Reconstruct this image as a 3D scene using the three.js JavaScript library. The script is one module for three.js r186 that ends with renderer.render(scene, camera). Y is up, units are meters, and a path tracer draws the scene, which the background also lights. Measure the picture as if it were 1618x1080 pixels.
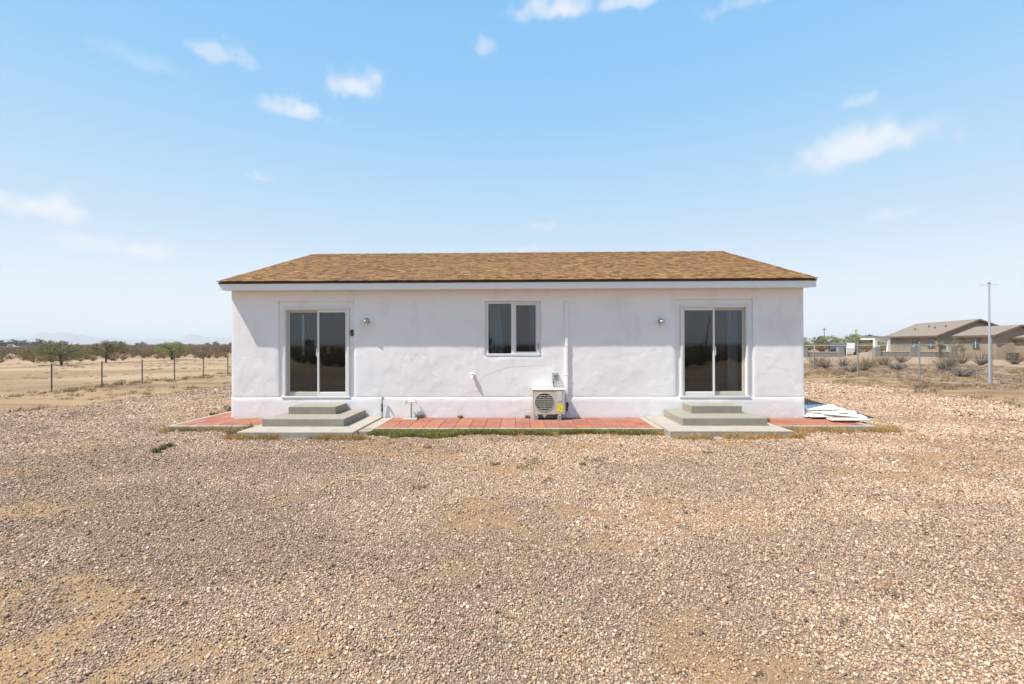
import * as THREE from 'three';
import { mergeGeometries } from 'three/addons/utils/BufferGeometryUtils.js';
import { RoundedBoxGeometry } from 'three/addons/geometries/RoundedBoxGeometry.js';

// ------------------------------------------------------------------ camera, sky, sun, exposure
const scene = new THREE.Scene();
const camera = new THREE.PerspectiveCamera(2 * Math.atan(540 / 706) * 180 / Math.PI, 1618 / 1080, 0.1, 20000);
camera.position.set(0.1553, 1.667, 10.084);
camera.rotation.order = 'YXZ';
camera.rotation.set(0.0032, 0.0198, -0.0032);

const renderer = new THREE.WebGLRenderer({ antialias: true });
renderer.toneMapping = THREE.LinearToneMapping;
renderer.toneMappingExposure = 1.62;
renderer.shadowMap.enabled = true;

const SUN = new THREE.Vector3(-0.56, 1, 0.215).normalize();
const sun = new THREE.DirectionalLight(new THREE.Color(1, 0.945, 0.86), 5);
sun.position.copy(SUN).multiplyScalar(60);
sun.castShadow = true;
Object.assign(sun.shadow.camera, { left: -30, right: 30, top: 30, bottom: -30, near: 1, far: 150 });
sun.shadow.mapSize.set(4096, 4096);
scene.add(sun, sun.target);

// ------------------------------------------------------------------ noise and random helpers
function rng(seed) { let a = seed >>> 0; return () => { a = (a + 0x6d2b79f5) | 0; let t = Math.imul(a ^ (a >>> 15), 1 | a); t = (t + Math.imul(t ^ (t >>> 7), 61 | t)) ^ t; return ((t ^ (t >>> 14)) >>> 0) / 4294967296; }; }
function hash(x, y) { let h = Math.imul(x, 374761393) + Math.imul(y, 668265263); h = Math.imul(h ^ (h >>> 13), 1274126177); h ^= h >>> 16; return (h >>> 0) / 4294967296; }
function vnoise(x, y) {
  const xi = Math.floor(x), yi = Math.floor(y), fx = x - xi, fy = y - yi, u = fx * fx * (3 - 2 * fx), v = fy * fy * (3 - 2 * fy);
  const a = hash(xi, yi), b = hash(xi + 1, yi), c = hash(xi, yi + 1), d = hash(xi + 1, yi + 1);
  return a + (b - a) * u + (c - a) * v + (a - b - c + d) * u * v;
}
function fbm(x, y, o = 4) { let s = 0, a = 0.5, n = 0; for (let i = 0; i < o; i++) { s += a * vnoise(x + i * 17.3, y - i * 9.7); n += a; a *= 0.5; x *= 2.03; y *= 2.03; } return s / n; }
const sstep = (a, b, x) => { const t = Math.min(1, Math.max(0, (x - a) / (b - a))); return t * t * (3 - 2 * t); };
const lerp = (a, b, t) => a + (b - a) * t;

// ------------------------------------------------------------------ sky
{
  const EX = 1 / 1.62, w = 2048, h = 1024, data = new Float32Array(w * h * 4);
  const stops = [[0, .96, .995, 1.03], [4, .87, .94, 1.01], [8, .755, .87, .985], [13, .58, .77, .955], [19, .46, .705, .945], [26, .325, .625, .95], [37, .255, .555, .935], [60, .19, .475, .89], [90, .16, .435, .86]];
  const air = (el) => { let i = 0; while (i < stops.length - 2 && el > stops[i + 1][0]) i++; const a = stops[i], b = stops[i + 1], t = Math.min(1, Math.max(0, (el - a[0]) / (b[0] - a[0]))); return [1, 2, 3].map((k) => a[k] + (b[k] - a[k]) * t); };
  for (let y = 0; y < h; y++) {
    const el = ((y + 0.5) / h - 0.5) * 180, c = air(Math.max(0, el));
    for (let x = 0; x < w; x++) { const o = (y * w + x) * 4; data[o] = c[0] * EX; data[o + 1] = c[1] * EX; data[o + 2] = c[2] * EX; data[o + 3] = 1; }
  }
  // small fair-weather clouds: azimuth (degrees from -z towards +x), elevation, half width, half height, thickness
  const clouds = [[-33.6, 28.5, 2.7, 1.15, .42, 1], [-26.6, 25.2, 3.0, 1.35, .66, 2], [-19.2, 28.4, 3.9, 2.1, .72, 3], [5.0, 36.5, 5.2, 1.7, .8, 4], [14, 36.6, 4.2, 1.2, .6, 5], [-4.6, 33.3, 1.2, .9, .34, 6],
    [36.3, 18.8, 6.6, 2.4, .75, 7], [36.2, 23.0, 2.3, .7, .35, 8], [39.2, 12.2, 2.3, .65, .38, 9], [-48.2, 11.8, 2.9, 1.5, .8, 10], [-42.0, 9.0, 4.6, .95, .68, 11], [-30.6, 17.9, 1.2, .5, .5, 12], [2.4, 14.6, 2.2, .6, .25, 13],
    [-41, 26, 4, 1, .18, 14], [26, 34, 4, .9, .3, 15], [1, 11.9, 5, .5, .3, 16]];
  const r = rng(77);
  for (let i = 0; i < 70; i++) { const az = 56 + r() * 248; clouds.push([az, 7 + r() * 38, 2 + r() * 4.5, .6 + r() * 1.6, .3 + r() * .5, 20 + i]); }
  for (let i = 0; i < 9; i++) clouds.push([r() * 360, 44 + r() * 25, 4 + r() * 4, 1.2 + r() * 2, .3 + r() * .45, 120 + i]);
  for (const [az, el, w0, h0, th, sd] of clouds) {
    const hw = w0 * 1.15, hh = h0 * 1.25;
    const cosE = Math.cos(el * Math.PI / 180), spanX = hw * 2.2 / cosE;
    const y0 = Math.floor((el - hh * 2.4 + 90) / 180 * h), y1 = Math.ceil((el + hh * 2.4 + 90) / 180 * h);
    const u0 = ((az - 90) + 180) / 360;                              // -z (azimuth 0) lies at atan2(-1, 0) = -90 degrees
    const x0 = Math.floor((u0 - spanX / 360) * w), x1 = Math.ceil((u0 + spanX / 360) * w);
    for (let y = y0; y <= y1; y++) for (let x = x0; x <= x1; x++) {
      if (y < h / 2 || y >= h) continue;
      const dx = ((x + .5) / w - u0) * 360 * cosE / hw, dy = ((y + .5) / h * 180 - 90 - el) / hh;
      const ar = hw / hh, n = fbm(dx * ar * .8 + sd * 31.7, dy * .8 + sd * 11.1, 4), n2 = fbm(dx * ar * 2.2 + sd * 3.3, dy * 2.2 - sd * 7.7, 4);
      const yy = dy < 0 ? dy * 1.75 : dy * .95;
      let a = 1.02 - Math.sqrt(dx * dx + yy * yy) + (n - .5) * 1.3 + (n2 - .5) * .7;
      a = sstep(0, .95, a) * Math.min(1, th * 1.1);
      a *= sstep(2.1, 1.5, Math.abs(dx)) * sstep(2.3, 1.6, Math.abs(dy));
      if (a <= 0) continue;
      const o = (y * w + ((x % w) + w) % w) * 4, lit = .95 + .05 * sstep(-.6, .7, dy);
      data[o] = lerp(data[o], .93 * EX * lit, a); data[o + 1] = lerp(data[o + 1], .955 * EX * lit, a); data[o + 2] = lerp(data[o + 2], .995 * EX, a);
    }
  }
  const tex = new THREE.DataTexture(data, w, h, THREE.RGBAFormat, THREE.FloatType);
  tex.mapping = THREE.EquirectangularReflectionMapping; tex.magFilter = THREE.LinearFilter; tex.needsUpdate = true;
  scene.background = tex; scene.environment = tex;
}
scene.fog = new THREE.FogExp2(new THREE.Color(0.94, 0.96, 1.0), 0.00027);

// ------------------------------------------------------------------ object helpers
const taken = new Map();
function numbered(name) { const n = taken.get(name) ?? 0; taken.set(name, n + 1); return n ? name + '_' + String(n).padStart(3, '0') : name; }
function tag(o, label, category, group, kind) { if (label) o.userData.label = label; if (category) o.userData.category = category; if (group) o.userData.group = group; if (kind) o.userData.kind = kind; return o; }
function thing(name, label, category, pos = [0, 0, 0], turn = 0, group) { const g = new THREE.Group(); g.name = numbered(name); g.position.set(...pos); g.rotation.y = turn; scene.add(g); return tag(g, label, category, group); }
function mesh(name, geo, mat, parent) { const m = new THREE.Mesh(geo, mat); m.name = name; m.castShadow = m.receiveShadow = true; (parent ?? scene).add(m); return m; }
function dup(o, pos, turn, scale, label, group) { const c = o.clone(); c.name = numbered(o.name.replace(/_\d{3}$/, '')); c.userData = { ...o.userData }; c.position.set(...pos); c.rotation.y = turn; if (scale) c.scale.set(...(scale.length ? scale : [scale, scale, scale])); if (label) c.userData.label = label; if (group) c.userData.group = group; scene.add(c); return c; }
const clean = (g) => { const n = g.index ? g.toNonIndexed() : g; for (const k of Object.keys(n.attributes)) if (!['position', 'normal', 'uv'].includes(k)) n.deleteAttribute(k); return n; };
const merge = (list) => mergeGeometries(list.map(clean));
function metric(g, s = 1) {                                              // uv in metres by the way a face points
  const n = g.index ? g.toNonIndexed() : g, p = n.attributes.position, q = n.attributes.normal, uv = new Float32Array(p.count * 2);
  for (let i = 0; i < p.count; i++) {
    const ax = Math.abs(q.getX(i)), ay = Math.abs(q.getY(i)), az = Math.abs(q.getZ(i));
    const [u, v] = ay >= ax && ay >= az ? [p.getX(i), p.getZ(i)] : ax > az ? [p.getZ(i), p.getY(i)] : [p.getX(i), p.getY(i)];
    uv[2 * i] = u * s; uv[2 * i + 1] = v * s;
  }
  n.setAttribute('uv', new THREE.BufferAttribute(uv, 2)); return n;
}
const bx = (x0, x1, y0, y1, z0, z1) => new THREE.BoxGeometry(x1 - x0, y1 - y0, z1 - z0).translate((x0 + x1) / 2, (y0 + y1) / 2, (z0 + z1) / 2);
const rbx = (x0, x1, y0, y1, z0, z1, r = .006, s = 2) => new RoundedBoxGeometry(x1 - x0, y1 - y0, z1 - z0, s, Math.min(r, (x1 - x0) / 2.01, (y1 - y0) / 2.01, (z1 - z0) / 2.01)).translate((x0 + x1) / 2, (y0 + y1) / 2, (z0 + z1) / 2);
const tube = (pts, r, seg = 12, rad = 7) => new THREE.TubeGeometry(new THREE.CatmullRomCurve3(pts.map((p) => new THREE.Vector3(...p))), seg, r, rad, false);
const rod = (a, b, r0, r1 = r0, n = 8) => { const A = new THREE.Vector3(...a), B = new THREE.Vector3(...b), d = B.clone().sub(A), g = new THREE.CylinderGeometry(r1, r0, d.length(), n, 1); g.applyQuaternion(new THREE.Quaternion().setFromUnitVectors(new THREE.Vector3(0, 1, 0), d.normalize())); return g.translate((A.x + B.x) / 2, (A.y + B.y) / 2, (A.z + B.z) / 2); };
const C = (r, g, b) => new THREE.Color().setRGB(r, g, b);
const std = (r, g, b, rough = .8, extra = {}) => new THREE.MeshStandardMaterial({ color: C(r, g, b), roughness: rough, ...extra });
function texture(w, h, fn, srgb = false) {                              // fn(x, y) -> [r, g, b] in 0..1 (linear data unless srgb)
  const d = new Uint8Array(w * h * 4);
  for (let y = 0; y < h; y++) for (let x = 0; x < w; x++) { const c = fn(x, y), o = (y * w + x) * 4; d[o] = c[0] * 255; d[o + 1] = c[1] * 255; d[o + 2] = c[2] * 255; d[o + 3] = 255; }
  const t = new THREE.DataTexture(d, w, h); t.wrapS = t.wrapT = THREE.RepeatWrapping; t.magFilter = THREE.LinearFilter; t.minFilter = THREE.LinearMipmapLinearFilter; t.generateMipmaps = true; if (srgb) t.colorSpace = THREE.SRGBColorSpace; t.needsUpdate = true; return t;
}
const tileable = (fn, n) => (x, y) => { const fx = x / n, fy = y / n; return fn(x, y) * (1 - fx) * (1 - fy) + fn(x - n, y) * fx * (1 - fy) + fn(x, y - n) * (1 - fx) * fy + fn(x - n, y - n) * fx * fy; };

// shared textures
const grainMap = (() => { const n = 512, f = tileable((x, y) => fbm(x * .02, y * .02, 4), n), k = tileable((x, y) => vnoise(x * .45, y * .45), n); return texture(n, n, (x, y) => { const v = .74 + .34 * (f(x, y) - .5) + .14 * (k(x, y) - .5) + .06 * (hash(x, y) - .5); return [v, v * .99, v * .975]; }); })();
const grainBump = (() => { const n = 512, f = tileable((x, y) => fbm(x * .05, y * .05, 3), n), k = tileable((x, y) => vnoise(x * .5, y * .5), n); return texture(n, n, (x, y) => { const v = .5 + .5 * (f(x, y) - .5) + .45 * (k(x, y) - .5); return [v, v, v]; }); })();

// ------------------------------------------------------------------ ground
const inYard = (x, z) => {                                            // 1 where the crushed-stone yard lies
  const l = -13.0 - .12 * Math.max(0, -z - 1) * -1.1 + (fbm(z * .35, 3.1, 3) - .5) * 1.6, rr = 13.4 + (fbm(z * .3, 8.7, 3) - .5) * 3.2;
  return sstep(l - .7, l + .7, x) * sstep(rr + 1.2, rr - 1.2, x) * sstep(-15.5, -13, z + (fbm(x * .3, 5, 2) - .5) * 3) * sstep(17.5, 14.5, z + (fbm(x * .25, 1.5, 2) - .5) * 3);
};
const GY = -0.085;
function groundY(x, z) {
  const near = Math.max(Math.abs(x) - 7.6, 0, z - 1.9, -z - 9.2);       // level beside the house
  const k = sstep(0, 2.5, near), far = sstep(14, 40, Math.hypot(x, z));
  return GY + k * ((fbm(x * .45 + 40, z * .45, 3) - .5) * .05 + (fbm(x * 1.7, z * 1.7, 2) - .5) * .016) + far * (fbm(x * .06, z * .06 + 9, 3) - .5) * .22;
}
const bare = (x, z) => { const n = fbm(x * .8 + 7, z * 1.3 + 3, 4), m = fbm(x * 3.1 - 4, z * 4.4, 3); return sstep(.535, .68, n * .6 + m * .46 - .03); };   // sand showing through the stones
function groundColor(x, z) {
  const y = inYard(x, z), n = fbm(x * .25, z * .25, 4), s = fbm(x * .12 + 3, z * .9, 4), t = fbm(x * .5, z * 2.2 + 5, 3), b = bare(x, z);
  let dirt = [.335, .212, .106];
  const dk = sstep(.46, .68, s * .6 + t * .45);
  dirt = dirt.map((c, i) => c * lerp(1.1, [.62, .6, .58][i], dk) * (.88 + .24 * n));
  if (x < -16) { const f = sstep(-16, -20, x); const band = sstep(.42, .62, fbm(x * .035 + 1, z * .16 + x * .05, 4)); const field = [.375, .254, .145].map((c, i) => c * lerp(1.08, [.74, .70, .64][i], band) * (.9 + .2 * n)); dirt = dirt.map((c, i) => lerp(c, field[i], f)); }
  if (x > 16.5) { const f = sstep(16.8, 18.6, x + (n - .5) * 1.2); const sp = fbm(x * 1.3, z * 1.3, 3); const lot = sp > .56 ? [.30, .21, .135] : [.235, .152, .095]; const f2 = sstep(24, 32, x - (z + 20) * .3); const pale = [.36, .255, .165]; dirt = dirt.map((c, i) => lerp(c, lerp(lot[i], pale[i], f2 * .8), f)); }
  const d = Math.hypot(x, z); const wild = sstep(70, 130, d); const scrubEarth = [.21, .145, .085];
  dirt = dirt.map((c, i) => lerp(c, scrubEarth[i] * (.85 + .3 * n), wild));
  const patch = fbm(x * .8 + 20, z * 1.1 - 6, 4);
  let gr = [.265, .18, .118].map((c, i) => c * lerp([.84, .86, .9][i], 1.1, sstep(.38, .62, patch)));
  gr = gr.map((c, i) => lerp(c, [.36, .215, .098][i], b * .9));
  return gr.map((c, i) => lerp(dirt[i], c, y));
}
const gravelTex = (() => {                                            // 2 m tile of crushed stone, colour and height
  const n = 1024, cells = 112, r = rng(5), pts = [];
  for (let j = 0; j < cells; j++) for (let i = 0; i < cells; i++) pts.push([i + r() * .95, j + r() * .95, r(), r(), .6 + r() * .5]);
  const col = new Uint8Array(n * n * 4), hgt = new Uint8Array(n * n * 4);
  for (let y = 0; y < n; y++) for (let x = 0; x < n; x++) {
    const px = x / n * cells, py = y / n * cells, ci = Math.floor(px), cj = Math.floor(py); let d1 = 9, d2 = 9, q = null;
    for (let b = -1; b <= 1; b++) for (let a = -1; a <= 1; a++) {
      const gi = (ci + a + cells) % cells, gj = (cj + b + cells) % cells, p = pts[gj * cells + gi]; let dx = px - p[0], dy = py - p[1];
      dx -= Math.round(dx / cells) * cells; dy -= Math.round(dy / cells) * cells; const d = (dx * dx + dy * dy) / (p[4] * p[4]);
      if (d < d1) { d2 = d1; d1 = d; q = p; } else if (d < d2) d2 = d;
    }
    const e = Math.sqrt(d2) - Math.sqrt(d1), sand = q[2] < .22, hh = sand ? .25 : sstep(0, .5, e) * (.45 + .55 * q[3]);
    const v = sand ? .62 : .5 + .38 * q[3], warm = q[2], o = (y * n + x) * 4, g = .93 + .14 * (hash(x, y) - .5);
    col[o] = 255 * v * g * (1 + .06 * (warm - .5)); col[o + 1] = 255 * v * g; col[o + 2] = 255 * v * g * (1 - .14 * (warm - .5)); col[o + 3] = 255;
    hgt[o] = hgt[o + 1] = hgt[o + 2] = 255 * Math.min(1, hh * .9 + .1 * hash(x + 9, y)); hgt[o + 3] = 255;
  }
  return [col, hgt].map((d) => { const t = new THREE.DataTexture(d, n, n); t.wrapS = t.wrapT = THREE.RepeatWrapping; t.magFilter = THREE.LinearFilter; t.needsUpdate = true; return t; });
})();
{
  const line = (fine, lo, hi, end) => { const a = []; for (let v = lo; v <= hi + 1e-6; v += fine) a.push(v); let st = fine, v = hi; while (v < end) { st *= 1.13; v += st; a.push(Math.min(v, end)); } st = fine; v = lo; while (v > -end) { st *= 1.13; v -= st; a.unshift(Math.max(v, -end)); } return [...new Set(a)]; };
  const xs = line(.2, -22, 22, 6200), zs = line(.2, -18, 18, 6200), nx = xs.length, nz = zs.length;
  const pos = new Float32Array(nx * nz * 3), col = new Float32Array(nx * nz * 3), uv = new Float32Array(nx * nz * 2), idx = [];
  for (let j = 0; j < nz; j++) for (let i = 0; i < nx; i++) {
    const o = j * nx + i, x = xs[i], z = zs[j], c = groundColor(x, z); pos.set([x, groundY(x, z), z], o * 3); col.set(c.map((v) => v / .68), o * 3); uv.set([x / 2, z / 2], o * 2);
    if (i < nx - 1 && j < nz - 1) idx.push(o, o + nx, o + 1, o + 1, o + nx, o + nx + 1);
  }
  const g = new THREE.BufferGeometry(); g.setAttribute('position', new THREE.BufferAttribute(pos, 3)); g.setAttribute('color', new THREE.BufferAttribute(col, 3)); g.setAttribute('uv', new THREE.BufferAttribute(uv, 2)); g.setIndex(idx); g.computeVertexNormals();
  const m = mesh('ground', g, new THREE.MeshStandardMaterial({ vertexColors: true, map: gravelTex[0], bumpMap: gravelTex[1], bumpScale: .012, roughness: .95 }));
  tag(m, 'tan desert ground with a crushed stone yard', null, null, 'structure');
}

// far mountains, real ridges about five kilometres out
{
  const r = rng(41), n = 720, rows = 5, pos = [], idx = [];
  for (let i = 0; i <= n; i++) {
    const az = i / n * Math.PI * 2, deg = ((i / n * 360 + 180) % 360) - 180;
    let hgt = 22 + 60 * Math.pow(fbm(Math.cos(az) * 9 + 30, Math.sin(az) * 9 + 30, 5), 1.6) + 26 * (fbm(Math.cos(az) * 60, Math.sin(az) * 60, 4) - .5);
    hgt += 62 * Math.exp(-Math.pow((deg + 46.5) / 2.6, 2)) * (.8 + .4 * vnoise(deg * 2, 1)) + 38 * Math.exp(-Math.pow((deg + 36.8) / .9, 2)) + 26 * Math.exp(-Math.pow((deg + 33) / .5, 2)) + 26 * Math.exp(-Math.pow((deg + 35) / 2.4, 2));
    if (deg > 20 && deg < 60) hgt *= .35;
    hgt = Math.max(12, hgt);
    for (let k = 0; k <= rows; k++) {
      const t = k / rows, rad = lerp(4700, 5600, t) + 120 * (fbm(i * .2, k * 3, 3) - .5), y = -2 + hgt * Math.sin(t * Math.PI * .62) / Math.sin(Math.PI * .5) * (.75 + .5 * fbm(i * .16, k * .9 + 4, 3));
      pos.push(Math.sin(az) * rad, k === 0 ? -3 : y, -Math.cos(az) * rad);
      if (i < n && k < rows) { const o = i * (rows + 1) + k; idx.push(o, o + rows + 1, o + 1, o + 1, o + rows + 1, o + rows + 2); }
    }
  }
  const g = new THREE.BufferGeometry(); g.setAttribute('position', new THREE.Float32BufferAttribute(pos, 3)); g.setIndex(idx); g.computeVertexNormals();
  tag(mesh('mountain_range', g, std(.25, .215, .195, 1)), 'low hazy mountain range along the horizon', null, null, 'structure');
}

// ------------------------------------------------------------------ house
const W = 6.45, BACK = -8.62, RZ = -4.31, RY = 4.575;                    // half width, back wall, ridge
const paint = (extra = {}) => std(.79, .775, .76, .86, extra);
const whitePaint = paint({ bumpMap: grainBump, bumpScale: .002 });
const vinyl = std(.68, .665, .635, .45), vinylBrownGrey = std(.47, .435, .38, .6);  // second vinyl is a darker brown-grey for the rear door panels
const glass = new THREE.MeshPhysicalMaterial({ color: C(.52, .56, .59), roughness: .0, transmission: 1, thickness: 0, ior: 1.68 });
const house = thing('stucco_house', 'single storey white stucco house with brown shingle gable roof', 'house');

const recessL = [-5.371, -3.63, .452, 2.668], recessR = [3.62, 5.336, .452, 2.668], recessW = [-.662, .612, 1.384, 2.622];
const doorL = [-5.254, -3.746, .452, 2.495], doorR = [3.732, 5.238, .452, 2.505], winF = [-.614, .568, 1.398, 2.602];
const wallTex = (() => {                                              // paint with hairline cracks and dusty scuffs over the 12.9 x 2.5 m front
  const w = 2048, h = 512, X0 = -6.45, X1 = 6.45, Y0 = 0, Y1 = 2.95;
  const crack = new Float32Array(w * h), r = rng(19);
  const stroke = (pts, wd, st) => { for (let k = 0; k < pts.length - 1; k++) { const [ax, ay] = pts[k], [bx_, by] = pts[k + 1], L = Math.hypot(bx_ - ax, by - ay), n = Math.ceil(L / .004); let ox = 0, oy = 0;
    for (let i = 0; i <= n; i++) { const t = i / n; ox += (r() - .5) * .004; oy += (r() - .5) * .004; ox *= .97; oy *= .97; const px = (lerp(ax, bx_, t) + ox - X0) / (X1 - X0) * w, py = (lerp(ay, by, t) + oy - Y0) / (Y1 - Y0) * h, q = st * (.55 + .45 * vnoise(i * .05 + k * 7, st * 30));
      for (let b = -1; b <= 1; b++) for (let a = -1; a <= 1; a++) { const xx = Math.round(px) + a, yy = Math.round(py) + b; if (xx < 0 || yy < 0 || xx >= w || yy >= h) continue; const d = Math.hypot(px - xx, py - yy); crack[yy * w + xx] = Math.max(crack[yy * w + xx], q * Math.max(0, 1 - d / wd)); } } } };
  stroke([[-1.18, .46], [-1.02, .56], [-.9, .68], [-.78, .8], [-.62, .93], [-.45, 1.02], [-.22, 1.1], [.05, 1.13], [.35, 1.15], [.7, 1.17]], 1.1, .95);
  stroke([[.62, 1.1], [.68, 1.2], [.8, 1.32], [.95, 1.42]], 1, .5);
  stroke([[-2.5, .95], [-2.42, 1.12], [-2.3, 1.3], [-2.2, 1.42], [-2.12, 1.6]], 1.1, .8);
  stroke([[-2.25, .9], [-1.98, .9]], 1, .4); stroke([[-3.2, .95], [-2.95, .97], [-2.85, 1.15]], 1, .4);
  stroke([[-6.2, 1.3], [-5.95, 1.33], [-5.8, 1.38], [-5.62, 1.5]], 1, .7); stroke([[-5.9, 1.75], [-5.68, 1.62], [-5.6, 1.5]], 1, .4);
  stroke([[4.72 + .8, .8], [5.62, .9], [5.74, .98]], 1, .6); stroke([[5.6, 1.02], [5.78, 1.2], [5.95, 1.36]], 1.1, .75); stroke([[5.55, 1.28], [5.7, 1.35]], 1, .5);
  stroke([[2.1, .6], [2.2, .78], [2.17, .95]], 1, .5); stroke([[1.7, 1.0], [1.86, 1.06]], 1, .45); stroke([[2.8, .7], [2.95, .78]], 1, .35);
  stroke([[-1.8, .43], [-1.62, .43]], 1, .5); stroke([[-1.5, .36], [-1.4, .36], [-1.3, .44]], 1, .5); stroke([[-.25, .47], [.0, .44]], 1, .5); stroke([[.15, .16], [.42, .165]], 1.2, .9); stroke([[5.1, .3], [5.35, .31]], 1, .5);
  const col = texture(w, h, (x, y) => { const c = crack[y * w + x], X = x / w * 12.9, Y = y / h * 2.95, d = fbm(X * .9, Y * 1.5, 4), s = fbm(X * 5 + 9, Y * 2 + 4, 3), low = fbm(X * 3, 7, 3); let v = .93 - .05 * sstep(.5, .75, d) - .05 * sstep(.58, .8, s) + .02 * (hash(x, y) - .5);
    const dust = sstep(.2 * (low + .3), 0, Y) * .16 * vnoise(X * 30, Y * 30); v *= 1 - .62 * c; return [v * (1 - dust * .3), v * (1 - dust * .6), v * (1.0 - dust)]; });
  const bmp = texture(w, h, (x, y) => { const v = .75 - .7 * crack[y * w + x] + .2 * (vnoise(x * .35, y * .35) - .5) + .1 * (hash(x, y) - .5); return [v, v, v]; });
  return [col, bmp];
})();
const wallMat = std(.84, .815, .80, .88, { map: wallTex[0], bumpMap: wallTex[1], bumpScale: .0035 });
function relief(x, y) {                                                // hand-trowelled stucco
  const a = fbm(x * 1.1 + y * .5, y * 1.6 - x * .3, 3) - .5, q = fbm(x * 2.6 - y * 1.9 + 5, y * 2.4 + x * 1.1, 3), p = sstep(.46, .54, q), m = fbm(x * 7, y * 7, 2) - .5;
  const ridge = Math.pow(1 - Math.abs(fbm(x * 1.7 + y * 1.6, y * 1.2 - x * .8 + 8, 3) - .5) * 2, 9);
  return .0055 + a * .0055 + p * .0026 + m * .0022 + ridge * .0018;
}
function skin(x0, x1, y0, y1, holes, zf, step = .03, k = 1) {            // a plastered face at z = zf with rectangular openings
  const cut = (a, b, marks) => { const m = [a, b, ...marks.filter((v) => v > a && v < b)].sort((p, q) => p - q), out = []; for (let i = 0; i < m.length - 1; i++) { const n = Math.max(1, Math.round((m[i + 1] - m[i]) / step)); for (let j = 0; j < n; j++) out.push(lerp(m[i], m[i + 1], j / n)); } out.push(b); return out; };
  const xs = cut(x0, x1, holes.flatMap((h) => [h[0], h[1]])), ys = cut(y0, y1, holes.flatMap((h) => [h[2], h[3]])), nx = xs.length, pos = [], uv = [], idx = [];
  for (const y of ys) for (const x of xs) {
    let e = Math.min(x - x0, x1 - x, y - y0, y1 - y);
    for (const h of holes) { const dx = Math.max(h[0] - x, 0, x - h[1]), dy = Math.max(h[2] - y, 0, y - h[3]); e = Math.min(e, Math.hypot(dx, dy)); }
    pos.push(x, y, zf + relief(x, y) * k * sstep(0, .05, e)); uv.push((x + 6.45) / 12.9, y / 2.95);
  }
  for (let j = 0; j < ys.length - 1; j++) for (let i = 0; i < nx - 1; i++) {
    const cx = (xs[i] + xs[i + 1]) / 2, cy = (ys[j] + ys[j + 1]) / 2; if (holes.some((h) => cx > h[0] && cx < h[1] && cy > h[2] && cy < h[3])) continue;
    const o = j * nx + i; idx.push(o, o + 1, o + nx, o + 1, o + nx + 1, o + nx);
  }
  const g = new THREE.BufferGeometry(); g.setAttribute('position', new THREE.Float32BufferAttribute(pos, 3)); g.setAttribute('uv', new THREE.Float32BufferAttribute(uv, 2)); g.setIndex(idx); g.computeVertexNormals(); return g;
}
function around(x0, x1, y0, y1, holes, z0, z1) {                        // boxes that fill a wall layer around its openings
  const hs = [...holes].sort((a, b) => a[0] - b[0]), out = []; let x = x0;
  for (const h of hs) { out.push(bx(x, h[0], y0, y1, z0, z1)); if (h[3] < y1) out.push(bx(h[0], h[1], h[3], y1, z0, z1)); if (h[2] > y0) out.push(bx(h[0], h[1], y0, h[2], z0, z1)); x = h[1]; }
  out.push(bx(x, x1, y0, y1, z0, z1)); return out;
}
const wallUV = (g) => { const p = g.attributes.position, uv = new Float32Array(p.count * 2); for (let i = 0; i < p.count; i++) { uv[2 * i] = (p.getX(i) + 6.45) / 12.9; uv[2 * i + 1] = p.getY(i) / 2.95; } g.setAttribute('uv', new THREE.BufferAttribute(uv, 2)); return g; };
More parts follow.
